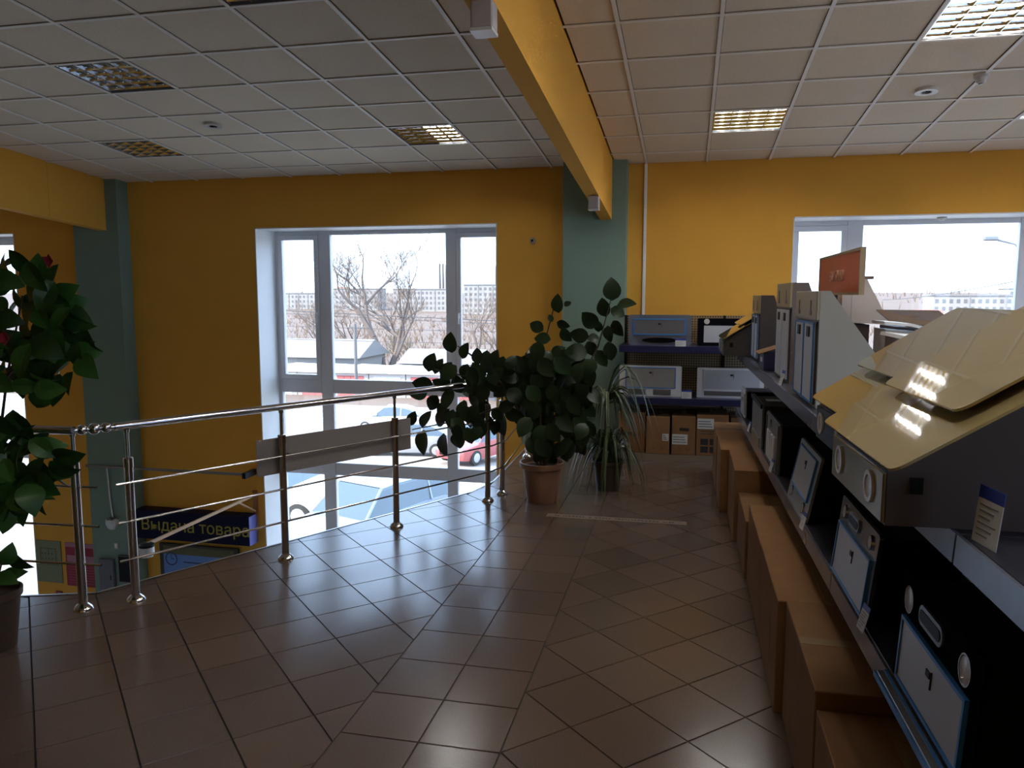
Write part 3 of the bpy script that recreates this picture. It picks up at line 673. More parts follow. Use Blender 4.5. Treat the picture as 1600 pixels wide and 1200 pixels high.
HIBISCUS_LEAVES=[(-2.787,2.813,1.748,-0.709,-0.275,0.649,0.132),(-2.655,2.773,1.713,-0.085,-0.012,0.996,0.132),(-2.804,2.998,1.693,0.498,0.032,0.866,0.112),(-2.589,2.83,1.612,0.901,-0.002,0.434,0.132),(-2.631,2.932,1.509,0.876,0.328,-0.355,0.152),(-2.457,2.806,1.392,0.448,0.226,-0.865,0.099),(-2.442,2.753,1.31,0.68,-0.196,-0.707,0.132),(-2.506,2.778,1.339,-0.02,0.082,-0.996,0.132),(-2.552,2.775,1.23,-0.342,-0.022,-0.939,0.112),(-2.654,2.813,1.196,-0.114,-0.281,-0.953,0.145),(-2.701,2.78,1.157,-0.503,0.005,-0.864,0.119),(-2.866,2.861,1.199,-0.361,0.108,-0.926,0.132),(-3.032,2.958,1.005,-0.202,0.113,0.973,0.152),(-2.929,2.888,0.977,0.457,0.248,0.854,0.132),(-2.814,2.924,0.916,0.795,0.535,0.287,0.145),(-2.615,2.816,0.903,0.994,0.01,0.108,0.165),(-2.987,3.05,0.915,0.639,0.358,0.681,0.119),(-2.788,2.939,0.781,0.513,-0.007,-0.858,0.145),(-2.718,2.754,0.728,0.231,-0.254,-0.939,0.152),(-3.047,2.991,0.586,0.058,-0.262,-0.963,0.145),(-3.08,2.931,0.554,-0.144,-0.155,-0.977,0.132),(-2.727,2.802,0.773,0.793,-0.194,-0.577,0.132),(-2.592,2.77,0.858,0.922,0.338,-0.188,0.132),(-2.972,2.821,0.43,0.465,0.213,0.859,0.112),(-3.025,2.923,0.361,0.596,0.23,-0.77,0.132),(-2.971,2.798,0.334,0.975,0.148,-0.168,0.119),(-3.115,2.977,0.272,0.878,0.354,0.324,0.132),(-3.025,3.033,1.367,0.482,-0.266,-0.835,0.154),(-3.21,2.974,1.353,0.844,-0.072,-0.532,0.132),(-3.047,3.012,1.525,-0.248,-0.435,-0.865,0.158),(-3.23,3.147,1.212,-0.134,-0.161,-0.978,0.113),(-2.553,2.835,1.426,0.782,0.397,-0.48,0.159),(-2.738,2.877,1.299,0.851,0.513,0.11,0.144),(-2.586,2.871,1.363,-0.036,0.189,-0.981,0.131),(-2.836,2.967,1.279,0.225,-0.169,-0.96,0.115),(-2.481,2.801,1.362,0.971,0.24,0.009,0.136),(-2.664,2.835,1.541,-0.551,-0.095,-0.829,0.148),(-3.098,3.147,1.375,0.971,0.23,-0.065,0.15),(-2.869,2.652,1.291,-0.311,0.037,-0.95,0.146),(-2.74,2.864,1.455,0.9,0.282,0.332,0.125),(-3.307,3.071,1.435,-0.224,-0.36,-0.906,0.125),(-3.188,2.909,1.407,0.523,0.02,-0.852,0.121),(-2.563,2.725,1.607,0.748,0.282,-0.601,0.154),(-2.885,2.809,1.415,0.951,0.23,0.208,0.144),(-2.881,2.873,1.344,-0.908,-0.029,-0.418,0.128),(-2.769,2.789,1.269,0.974,0.004,-0.228,0.154),(-2.879,2.997,1.287,-0.04,-0.343,-0.939,0.125),(-2.624,2.838,1.469,0.911,0.392,0.124,0.157),(-2.669,2.778,1.248,0.9,0.291,-0.324,0.126),(-2.629,2.821,1.344,0.836,0.404,-0.371,0.116),(-3.001,3.065,1.562,-0.554,-0.165,-0.816,0.119),(-2.604,2.608,1.336,-0.303,-0.179,-0.936,0.157),(-2.693,2.705,1.224,0.873,0.477,-0.103,0.116),(-3.054,3.084,1.44,0.221,-0.111,-0.969,0.133),(-2.928,2.802,1.59,0.203,0.131,-0.97,0.113),(-2.959,2.763,1.272,0.99,0.062,0.129,0.143),(-2.748,2.646,1.433,0.571,-0.016,-0.821,0.135),(-2.735,2.919,1.362,-0.6,-0.44,-0.669,0.151),(-3.198,3.094,1.65,0.989,0.148,0.027,0.153),(-2.778,2.977,1.252,-0.123,-0.31,-0.943,0.111),(-3.053,3.105,1.41,0.958,0.006,0.288,0.123),(-2.68,2.91,1.566,-0.854,-0.192,-0.483,0.141),(-2.515,2.651,1.598,-0.305,-0.397,-0.866,0.14),(-3.004,2.858,1.418,-0.663,-0.421,-0.619,0.129),(-2.596,2.701,1.523,0.506,-0.097,-0.857,0.151),(-2.939,2.746,1.476,0.95,-0.113,-0.29,0.152),(-2.817,2.858,1.666,0.942,0.309,0.132,0.138),(-2.958,3.119,1.565,0.743,0.435,-0.509,0.145),(-2.636,2.932,1.442,-0.842,-0.043,-0.538,0.111),(-2.598,2.924,1.437,0.407,0.208,-0.889,0.14),(-2.884,2.699,1.332,0.944,0.179,0.276,0.14),(-2.728,2.684,1.661,0.893,0.27,-0.361,0.13),(-2.763,2.642,1.701,0.537,-0.31,-0.784,0.127),(-2.525,2.786,1.481,0.969,0.135,-0.206,0.121),(-2.908,2.741,1.571,0.901,0.373,-0.221,0.147),(-3.226,3.119,1.549,0.608,-0.259,-0.75,0.133),(-2.516,2.719,1.5,-0.498,-0.313,-0.809,0.134),(-2.843,2.786,1.5,0.96,0.218,-0.178,0.118),(-2.708,2.655,1.401,-0.073,-0.144,-0.987,0.125),(-3.063,3.026,1.39,0.803,0.013,-0.596,0.126),(-2.805,3.001,1.485,-0.588,0.001,-0.808,0.125),(-2.718,2.797,1.621,-0.852,-0.005,-0.523,0.154),(-3.147,2.894,1.233,-0.301,-0.252,-0.92,0.116),(-2.973,3.064,1.273,0.52,0.215,-0.827,0.121),(-2.918,2.733,1.293,0.347,-0.006,-0.938,0.14),(-3.064,2.921,1.563,0.433,-0.296,-0.851,0.149),(-3.106,3.085,1.282,-0.028,0.164,-0.986,0.114),(-2.523,2.692,1.408,0.113,-0.089,-0.99,0.135),(-2.997,3.047,1.7,-0.569,-0.139,-0.811,0.132),(-2.989,2.92,1.675,0.958,0.276,0.082,0.111),(-3.072,2.92,1.196,0.884,-0.16,-0.439,0.111),(-2.927,3.05,1.174,0.531,-0.251,-0.809,0.119),(-2.786,2.959,1.5,0.348,-0.076,-0.934,0.113),(-3.453,3.139,1.342,0.967,-0.033,0.253,0.147),(-2.73,2.848,1.415,0.152,-0.359,-0.921,0.15),(-2.703,2.804,1.266,-0.687,0.088,-0.721,0.141),(-2.777,2.882,1.212,0.866,0.14,-0.48,0.114),(-2.772,2.722,1.707,0.265,-0.029,-0.964,0.151),(-2.881,3.018,1.526,-0.902,-0.15,-0.405,0.146),(-2.811,2.695,1.23,0.935,-0.144,-0.326,0.145),(-3.294,3.148,1.422,0.177,0.203,-0.963,0.118),(-2.616,2.788,1.301,-0.613,-0.375,-0.695,0.14),(-2.96,3.044,1.703,-0.742,0.021,-0.67,0.142),(-2.528,2.642,1.396,0.836,0.041,-0.548,0.151),(-2.978,2.721,1.313,0.599,-0.05,-0.799,0.149),(-2.872,2.88,1.585,0.545,-0.055,-0.837,0.154),(-2.574,2.701,1.213,0.967,0.256,-0.007,0.138),(-3.123,2.988,1.642,-0.708,-0.493,-0.506,0.139),(-2.63,2.853,1.533,-0.089,0.058,-0.994,0.145),(-2.531,2.622,1.673,0.497,0.121,-0.86,0.141),(-2.811,3.099,1.56,0.972,0.104,0.21,0.153),(-3.157,2.998,1.719,0.801,-0.159,-0.577,0.145),(-2.773,2.793,1.365,0.936,0.3,-0.185,0.128),(-3.134,3.034,1.36,0.368,0.001,-0.93,0.142),(-2.694,2.804,1.624,-0.729,-0.287,-0.622,0.132),(-3.205,3.098,1.176,0.872,0.489,0.028,0.116),(-2.997,2.973,1.668,0.897,0.416,-0.148,0.127),(-3.228,3.004,1.31,0.983,-0.1,-0.154,0.124),(-3.148,3.043,1.334,0.474,0.171,-0.864,0.157),(-3.111,3.024,1.488,-0.82,0.033,-0.572,0.136),(-3.163,3.103,1.741,-0.932,0.063,-0.358,0.117),(-2.904,2.802,1.393,0.919,0.383,0.092,0.127),(-3.125,3.024,1.251,0.135,-0.136,-0.981,0.153),(-2.513,2.8,1.487,0.814,0.132,-0.565,0.141),(-2.962,2.78,1.415,-0.423,-0.261,-0.868,0.113),(-2.587,2.63,1.523,-0.499,0.037,-0.866,0.126),(-2.876,2.723,1.394,-0.487,-0.15,-0.86,0.156),(-2.884,2.948,0.799,0.952,-0.091,-0.292,0.137),(-2.875,2.646,0.778,0.867,-0.113,-0.484,0.13),(-2.834,2.703,0.757,0.336,0.216,-0.916,0.125),(-2.914,2.839,0.647,0.984,0.179,0.022,0.115),(-3.11,2.819,0.776,-0.174,-0.403,-0.898,0.11),(-3.208,3.073,0.835,-0.171,-0.464,-0.869,0.112),(-2.894,2.761,0.898,-0.25,0.066,-0.966,0.119),(-2.726,2.888,0.798,0.972,-0.082,0.219,0.122),(-2.925,2.854,0.795,0.643,-0.209,-0.737,0.156),(-2.892,2.608,0.825,0.931,0.146,-0.335,0.129),(-2.973,2.825,1.003,0.834,0.189,-0.518,0.131),(-2.67,2.81,0.842,0.909,0.029,-0.416,0.115),(-2.975,2.873,0.725,0.795,-0.135,-0.591,0.119),(-3.151,2.982,0.735,0.725,-0.032,-0.688,0.121),(-3.094,2.962,0.985,0.511,0.039,-0.859,0.127),(-3.241,2.982,0.872,-0.845,-0.06,-0.531,0.154),(-2.932,2.719,0.951,0.927,-0.007,-0.376,0.153),(-3.142,2.907,0.592,0.075,-0.212,-0.974,0.113),(-3.069,2.813,0.751,0.198,-0.02,-0.98,0.157),(-3.134,2.927,0.583,-0.842,-0.046,-0.538,0.152),(-2.979,2.778,0.907,0.939,0.312,-0.146,0.136),(-2.898,2.95,0.917,0.945,0.271,-0.185,0.129),(-3.202,2.932,0.829,-0.408,-0.395,-0.823,0.142),(-2.77,2.702,0.726,0.871,0.446,0.207,0.111),(-2.96,3.004,0.651,0.858,0.512,0.035,0.134),(-3.203,2.876,0.943,-0.892,0.02,-0.452,0.149),(-2.874,2.69,0.819,0.985,0.168,0.046,0.131),(-3.014,2.942,0.867,0.007,-0.092,-0.996,0.135),(-2.889,2.72,0.98,0.492,-0.251,-0.834,0.123),(-2.84,2.604,0.89,0.997,0.071,0.034,0.129),(-2.979,2.948,0.699,0.426,-0.219,-0.878,0.158),(-2.797,2.706,1.045,0.55,0.304,-0.778,0.124),(-3.095,2.759,0.611,-0.83,-0.378,-0.409,0.124),(-3.337,2.959,0.829,-0.469,0.111,-0.876,0.137),(-2.826,2.637,0.913,0.661,0.201,-0.723,0.147),(-2.828,2.85,0.827,-0.209,-0.442,-0.872,0.128),(-3.08,3.058,0.721,0.945,-0.044,0.324,0.132),(-2.978,2.894,0.798,0.496,0.134,-0.858,0.154),(-3.105,2.796,0.66,0.972,-0.088,-0.218,0.146),(-3.226,2.866,0.601,-0.7,-0.217,-0.68,0.151),(-2.945,2.923,0.982,0.703,-0.164,-0.692,0.123),(-2.933,2.969,0.746,0.954,-0.153,-0.258,0.142),(-3.109,2.804,0.856,0.656,-0.056,-0.753,0.135),(-2.946,2.764,0.925,0.995,0.026,0.096,0.135),(-3.055,2.93,0.737,-0.839,-0.198,-0.508,0.152),(-3.141,3.038,0.865,0.705,0.271,-0.655,0.124),(-2.996,2.996,0.915,0.028,0.156,-0.987,0.111),(-3.282,2.932,0.882,0.963,0.101,0.25,0.121),(-2.973,2.897,0.84,0.522,0.05,-0.852,0.115),(-2.883,2.623,0.984,-0.423,-0.186,-0.887,0.134),(-3.164,2.926,0.744,-0.772,-0.549,-0.32,0.138),(-2.93,2.737,0.788,0.931,0.364,-0.028,0.147),(-3.042,2.721,0.799,0.011,0.15,-0.989,0.136),(-3.265,2.96,0.925,-0.348,0.147,-0.926,0.15),(-2.623,2.62,0.774,0.539,-0.261,-0.801,0.146),(-3.382,3.096,0.852,0.584,-0.135,-0.8,0.125),(-2.717,2.609,0.886,0.537,-0.203,-0.819,0.113),(-2.969,2.923,0.908,0.858,0.481,0.18,0.147),(-3.102,3.089,0.675,0.345,-0.139,-0.928,0.135),(-3.013,3.094,0.7,-0.361,-0.34,-0.868,0.122),(-3.097,2.926,0.948,-0.79,-0.353,-0.501,0.129),(-2.938,2.913,1.005,0.543,0.204,-0.815,0.155),(-3.312,2.98,0.982,-0.549,-0.398,-0.735,0.149),(-2.94,2.722,0.765,0.929,0.029,-0.369,0.154),(-2.777,2.726,0.697,0.501,0.36,-0.787,0.12),(-3.372,3.007,0.908,-0.31,-0.324,-0.894,0.157),(-3.119,2.806,0.746,-0.23,-0.173,-0.958,0.149),(-3.311,3.056,0.573,1.0,0.011,0.011,0.157),(-2.712,2.787,0.942,0.682,0.335,-0.65,0.132),(-2.823,3.02,0.83,0.631,-0.01,-0.775,0.149),(-3.473,3.092,0.78,0.862,0.45,0.234,0.124),(-2.668,2.635,0.756,0.902,-0.108,-0.418,0.114),(-2.804,2.742,0.9,-0.214,-0.003,-0.977,0.133),(-3.106,2.864,0.592,-0.156,-0.37,-0.916,0.116),(-2.791,2.767,0.735,-0.694,-0.172,-0.699,0.15),(-2.834,2.828,0.738,0.072,-0.04,-0.997,0.149),(-3.095,2.791,0.719,0.354,-0.224,-0.908,0.139),(-2.725,2.832,0.778,-0.82,-0.048,-0.57,0.111),(-3.223,3.079,0.89,0.849,-0.154,-0.506,0.13),(-2.97,2.887,0.996,0.702,0.095,-0.706,0.15),(-3.34,2.978,0.682,0.397,0.317,-0.861,0.141),(-3.052,2.862,0.653,0.116,-0.371,-0.921,0.133),(-3.15,2.968,0.972,0.789,0.447,-0.422,0.14),(-2.849,2.656,1.005,0.999,0.012,0.033,0.117),(-3.284,2.911,0.713,-0.732,-0.229,-0.642,0.11)]
# ---------------------------------------------------------------- railing
def railing():
    root = thing('railing', 'polished steel railing with three thin rods along the gallery edge', 'railing', (0, 0, 0))
    D = Vector((0.493, 0.870, 0))
    P2, P5 = Vector((-2.809, 3.425, 0)), Vector((-1.498, 5.775, 0))
    back0, back1 = Vector((-1.455, 5.98, 0)), Vector((-1.545, 8.20, 0))
    posts = [Vector((-2.990, 3.262, 0)), P2, Vector((-2.367, 4.199, 0)), Vector((-1.946, 4.972, 0)), P5, Vector((-1.437, 6.004, 0)), Vector((-1.535, 7.50, 0)),
             Vector((-3.9, 3.19, 0)), Vector((-4.8, 3.16, 0)), Vector((-5.7, 3.15, 0))]
    flange = MB().lathe([(.048, 0), (.048, .004), (.040, .018), (.026, .030), (.022, .034)], 20).mesh('flange', M_STEEL, True)
    pst = MB().lathe([(.0215, .002), (.0215, .715), (.024, .717), (.024, .765), (.020, .769), (.0095, .77), (.0095, .90), (.014, .902), (.014, .915)], 16).mesh('post', M_STEEL, True)
    for p in posts:
        o = link('post', pst, root, p)
        link('flange', flange, o)
    H = .935
    def up(v, z): return (v.x, v.y, z)
    left_a, left_b = Vector((-5.8, 3.15, 0)), Vector((-2.955, 3.235, 0))
    mid_a, mid_b = P2 - D * .06, P5 + D * .10
    MB().tube([up(left_a, H), up(Vector((-3.9, 3.19, 0)), H), up(left_b, H)], .021, 14).build('handrail', M_STEEL, root, True)
    MB().tube([up(mid_a, H), up(mid_b, H)], .021, 14).build('handrail', M_STEEL, root, True)
    MB().tube([up(mid_b, H), up(back0, H), up(back1, H)], .021, 14).build('handrail', M_STEEL, root, True)
    # ball joints between the two handrails
    def ball(r, c):
        return MB().lathe([(r * math.sin(math.pi * k / 10) + 1e-4, c[2] - r * math.cos(math.pi * k / 10)) for k in range(11)], 14, (c[0], c[1], 0))
    MB().tube([up(left_b, H), up(mid_a, H)], .013, 10).build('joint_bar', M_STEEL, root, True)
    for q, r in ((0.2, .026), (0.5, .030), (0.8, .026)):
        c = left_b.lerp(mid_a, q)
        ball(r, (c.x, c.y, H)).build('ball_joint', M_STEEL, root, True)
    for z in (.235, .437, .640):
        n = Vector((.87, -.493, 0)) * .022
        a, c = P2 - D * .075 + n, P5 + D * .02 + n
        MB().tube([up(a, z), up(c, z)], .0065, 8).build('rod', M_STEEL, root, True)
        a, c = left_a + Vector((0, .02, 0)), Vector((-2.885, 3.262 + .02, 0))
        MB().tube([up(a, z), up(Vector((-3.9, 3.21, 0)), z), up(c, z)], .0065, 8).build('rod', M_STEEL, root, True)
        MB().tube([up(P5 + D * .02 + n, z), up(Vector((-1.415, 6.0, 0)), z), up(Vector((-1.513, 7.5, 0)), z), up(Vector((-1.52, 8.2, 0)), z)], .0065, 8).build('rod', M_STEEL, root, True)
railing()
# grey banner hung on the outside of the railing
D = Vector((0.493, 0.870, 0)); N = Vector((-.87, .493, 0))
bo = thing('notice_board', 'plain grey board hung on the railing, seen from behind', 'board', (-2.468, 4.081, 0), math.atan2(.870, .493))
MB().cbox(0, 1.185, 0.0, .004, .528, .748, .001).build('panel', mat('grey_board_back', (.235, .21, .205), .7, var=.06, vscale=5), bo)
for q in (.20, 1.05):
    MB().box(q, q + .006, -.045, .0, .640, .646).build('hook', M_BLACK, bo)

# ---------------------------------------------------------------- plants
def leaf_mesh(name, m, wid, fold, droop, tip=1.0, nl=7):
    """unit leaf along +X, normal +Z, centred on the middle"""
    mb = MB(); vs_ = []
    for i in range(nl + 1):
        t = i / nl
        w = wid * (math.sin(math.pi * min(1, t ** .85)) ** .75 if 0 < t < 1 else 0) * (1 if t < .6 else (1 - (t - .6) * .35 * tip))
        z = -droop * (t - .4) ** 2
        x = t - .5
        vs_ += [(x, -w, z + fold * w), (x, 0, z), (x, w, z + fold * w)]
    fs = []
    for i in range(nl):
        a = i * 3
        fs += [(a, a + 3, a + 4, a + 1), (a + 1, a + 4, a + 5, a + 2)]
    mb.add(vs_, fs)
    # thickness
    n = len(mb.v)
    mb.add([(x, y, z - .012) for x, y, z in mb.v[:n]], [tuple(reversed(f)) for f in fs])
    return mb.mesh(name, m, True)
M_FICUS = mat('dark_rubber_plant_leaf', (0.020, 0.040, 0.016), 0.36, spec=.3, var=.25, vscale=3, obj_rand=.35)
M_HIB = mat('green_hibiscus_leaf', (0.026, 0.08, 0.013), 0.42, spec=.3, var=.3, vscale=3, obj_rand=.5)
M_SPID = mat('striped_spider_plant_blade', (0.055, 0.085, 0.03), 0.4, var=.3, vscale=4, obj_rand=.35)
M_STEM = mat('brown_green_stem', (0.06, 0.045, 0.025), 0.7, var=.2)
M_SOIL = mat('dark_potting_soil', (0.03, 0.02, 0.014), 0.95, var=.4, vscale=60, bump=.6, bscale=90)
M_TERRA = mat('peach_plastic_flowerpot', (0.33, 0.18, 0.115), 0.5, var=.05)
rng = random.Random(11)
def place_leaves(data, meshes, root, spread, name='leaf', side=(-.2, -1, .25)):
    inv = Matrix.Translation(-Vector(root.location))
    for (x, y, z, ax, ay, az, L) in data:
        X = Vector((ax, ay, az)).normalized()
        nrm = Vector(side) + Vector((rng.uniform(-1, 1), rng.uniform(-1, 1), rng.uniform(-1, 1))) * spread
        Z = (nrm - X * nrm.dot(X)).normalized()
        Y = Z.cross(X)
        m = Matrix((X, Y, Z)).transposed().to_4x4()
        o = link(name, rng.choice(meshes), root)
        o.matrix_local = inv @ Matrix.Translation((x, y, z)) @ m @ Matrix.Scale(L, 4)
def rel(root, pts): return [tuple(Vector(p) - Vector(root.location)) for p in pts]
# rubber plant
ficus = thing('rubber_plant', 'big dark-leaved rubber plant in a peach flowerpot beside the railing', 'plant', (-1.083, 5.86, 0))
MB().lathe([(.108, 0.0), (.112, .004), (.150, .265), (.172, .275), (.176, .315), (.164, .318), (.158, .285), (.140, .28)], 28).build('flowerpot', M_TERRA, ficus, True)
MB().lathe([(.150, .27), (.12, .285), (.03, .292)], 20).build('soil', M_SOIL, ficus, True)
ft = [[(-1.09,5.86,.28),(-1.10,5.86,.6),(-1.093,5.85,.924),(-1.134,5.8,1.1),(-1.036,5.8,1.32),(-.973,5.8,1.56)],
      [(-1.06,5.87,.28),(-.95,5.87,.6),(-.80,5.85,.93),(-.654,5.85,1.225),(-.562,5.85,1.58)],
      [(-1.11,5.85,.28),(-1.2,5.8,.62),(-1.336,5.7,.90),(-1.598,5.65,.983),(-1.936,5.6,1.06)],
      [(-1.2,5.8,.62),(-1.4,5.7,.75),(-1.651,5.65,.66),(-2.05,5.6,.575)],
      [(-1.336,5.7,.90),(-1.55,5.68,1.12),(-1.70,5.66,1.22)], [(-1.06,5.83,.28),(-1.0,5.75,.55),(-.93,5.7,.8)]]
for p in ft:
    n = len(p)
    MB().tube(rel(ficus, p), [.013 - .009 * i / (n - 1) for i in range(n)], 6).build('stem', M_STEM, ficus, True)
FL = [leaf_mesh('leaf', M_FICUS, .36, .2, .3, .5), leaf_mesh('leaf', M_FICUS, .39, .12, .5, .3), leaf_mesh('leaf', M_FICUS, .34, .3, .2, .6)]
place_leaves(FICUS_LEAVES, FL, ficus, .42)
# spider plant behind
spid = thing('spider_plant', 'arching narrow-leaved spider plant between rubber plant and back shelf', 'plant', (-.62, 6.35, 0))
MB().lathe([(.09, 0), (.12, .22), (.13, .225), (.13, .25), (.118, .25), (.112, .22)], 22).build('flowerpot', mat('dark_brown_flowerpot', (.05, .03, .022), .5), spid, True)
MB().lathe([(.114, .21), (.05, .228), (.01, .23)], 16).build('soil', M_SOIL, spid, True)
MB().tube([(0, 0, .22), (-.02, 0, .5), (-.02, -.02, .74)], [.014, .011, .008], 6).build('stem', M_STEM, spid, True)
def blade(root, base, ang, length, rise, w):
    mb = MB(); vs_ = []; n = 9
    d = Vector((math.cos(ang), math.sin(ang), 0)); s = Vector((-d.y, d.x, 0))
    for i in range(n + 1):
        t = i / n
        p = Vector(base) + d * (length * (t - .12 * t * t)) + Vector((0, 0, rise * 4 * t * (1 - t) * (1 - .3 * t) - (length * .75) * t ** 2.2))
        ww = w * (1 - t ** 2.5) * (.55 + .45 * min(1, t * 5))
        vs_ += [p - s * ww + Vector((0, 0, ww * .5)), p, p + s * ww + Vector((0, 0, ww * .5))]
    fs = []
    for i in range(n):
        a = i * 3
        fs += [(a, a + 3, a + 4, a + 1), (a + 1, a + 4, a + 5, a + 2)]
    m = [(v.x, v.y, v.z) for v in vs_]
    mb.add(m, fs)
    mb.add([(x, y, z - .0015) for x, y, z in m], [tuple(reversed(f)) for f in fs])
    mb.build('blade', M_SPID, root, True)
for i in range(46):
    blade(spid, (-.02, -.02, .74 - .01 * (i % 5)), rng.uniform(0, 6.28), rng.uniform(.26, .44), rng.uniform(.06, .20), rng.uniform(.009, .014))
for i in range(70):
    blade(spid, (rng.uniform(-.06, .06), rng.uniform(-.06, .06), .24), rng.uniform(0, 6.28), rng.uniform(.20, .40), rng.uniform(.15, .36), rng.uniform(.009, .014))
for a, L, r_ in ((-.25, .48, .40), (-.05, .55, .30), (-.55, .42, .42), (.2, .45, .36)):
    blade(spid, (-.02, -.02, .74), a, L, r_, .016)
# hibiscus at the left edge
hib = thing('hibiscus', 'bushy green hibiscus with red blooms in a dark pot at the left edge', 'plant', (-3.06, 2.80, 0))
MB().lathe([(.088, 0), (.09, .004), (.118, .235), (.127, .240), (.129, .272), (.120, .274), (.115, .24)], 24).build('flowerpot', mat('dark_brown_flowerpot', (.05, .03, .022), .5), hib, True)
MB().lathe([(.116, .235), (.06, .25), (.01, .252)], 18).build('soil', M_SOIL, hib, True)
for p in ([(-3.06,2.8,.24),(-3.05,2.82,.6),(-3.0,2.85,.95),(-2.93,2.85,1.25),(-2.82,2.85,1.6)], [(-3.06,2.8,.24),(-3.1,2.82,.55),(-3.02,2.83,.8),(-2.85,2.85,.92)], [(-3.05,2.82,.6),(-3.2,2.85,1.0),(-3.15,2.85,1.4),(-3.05,2.85,1.75)], [(-2.93,2.85,1.25),(-2.78,2.86,1.4)], [(-3.06,2.8,.24),(-3.0,2.78,.32),(-2.96,2.78,.42)]):
    n = len(p)
    MB().tube(rel(hib, p), [.010 - .006 * i / (n - 1) for i in range(n)], 6).build('stem', M_STEM, hib, True)
HL = [leaf_mesh('leaf', M_HIB, .34, .2, .5, 1.6), leaf_mesh('leaf', M_HIB, .38, .1, .8, 1.4), leaf_mesh('leaf', M_HIB, .31, .35, .3, 1.8)]
place_leaves(HIBISCUS_LEAVES, HL, hib, .75)
M_RED = mat('dark_red_petal', (.28, .012, .03), .5)
for c in ((-2.69, 2.62, 1.43), (-2.66, 2.84, 1.745)):
    fl = MB()
    for k in range(5):
        a = k * 1.2566
        d = Vector((math.cos(a), -.5, math.sin(a))).normalized(); s = Vector((-math.sin(a), 0, math.cos(a)))
        p = Vector(c) - Vector(hib.location)
        q = [p, p + d * .018 + s * .012, p + d * .036, p + d * .018 - s * .012]
        fl.add([tuple(v) for v in q] + [tuple(v + Vector((0, .002, 0))) for v in q], [(0, 1, 2, 3), (7, 6, 5, 4), (0, 4, 5, 1), (1, 5, 6, 2), (2, 6, 7, 3), (3, 7, 4, 0)])
    fl.build('flower', M_RED, hib, label='dark red bloom')

# ---------------------------------------------------------------- side shelving, slightly turned
GR = 0.0215
GO = Vector((0.575, 0, 0))
def front_x(y): return 0.575 - 0.0215 * y
JOINTS = [0.55, 1.70, 2.85, 4.00, 5.10, 6.10, 7.06]
UNIT_LABEL = ['dark shelving unit nearest the viewer at the right edge', 'dark shelving unit under the large glass hoods', 'dark shelving unit with the grey filter panel, third from the viewer',
    'dark shelving unit under the tall beige wedge hood', 'dark shelving unit under the two slim wedge hoods', 'dark shelving unit at the far end of the row']
for i in range(6):
    ya, yb = JOINTS[i] + .003, JOINTS[i + 1] - .003
    L = yb - ya
    u = thing('shelving_unit', UNIT_LABEL[i], 'shelving', (front_x(ya), ya, 0), GR, 'side shelving units')
    MB().box(.46, .50, 0, L, 0, 1.085).build('back_panel', mat('dark_back_panel', (.03, .026, .024), .5, var=.1), u)
    MB().box(.27, .46, 0, L, 0, .08).build('base_plinth', M_DARKSHELF, u)
    for z in (.589, 1.088):
        s = MB().cbox(.012, .46, 0, L, z, z + .03, .003).build('shelf', M_DARKSHELF, u)
        MB().prism([(.0, z - .032), (.012, z - .032), (.012, z + .03), (.004, z + .03)], 0.002, L - .002, 'y').build('price_rail', M_RAIL, s)
        MB().prism([(.06, z), (.46, z), (.46, z - .09)], 0, .004, 'y').build('bracket', M_DARKSHELF, s)
    for z in (.589, 1.088):
        MB().cbox(.50, .95, 0, L, z, z + .03, .003).build('shelf', M_DARKSHELF, u)
    MB().box(.50, .95, 0, L, 0, .08).build('base_plinth', M_DARKSHELF, u)

# back shelving facing the viewer
bs = thing('shelving_unit', 'navy shelving unit with pegboard back against the yellow wall', 'shelving', (-0.645, 7.56, 0))
W = 1.9
MB().box(0, W, .55, .57, .06, 1.12 + .28).build('pegboard', M_PEG, bs)
MB().box(.012, W, .02, .55, .0, .068).build('base_plinth', mat('beige_plinth', (.22, .17, .12), .5), bs)
for z in (.590, 1.090):
    s = MB().cbox(.0, W, .012, .55, z, z + .028, .003).build('shelf', M_NAVY, bs)
    MB().prism([(.0, z - .034), (.012, z - .034), (.012, z + .028), (.0, z + .028)], 0.0, W, 'x').build('price_rail', M_NAVY, s)
for xx in (.02, 1.0, W - .02):
    MB().box(xx - .012, xx + .012, .53, .555, 0, 1.40).build('upright', M_BLACK, bs)

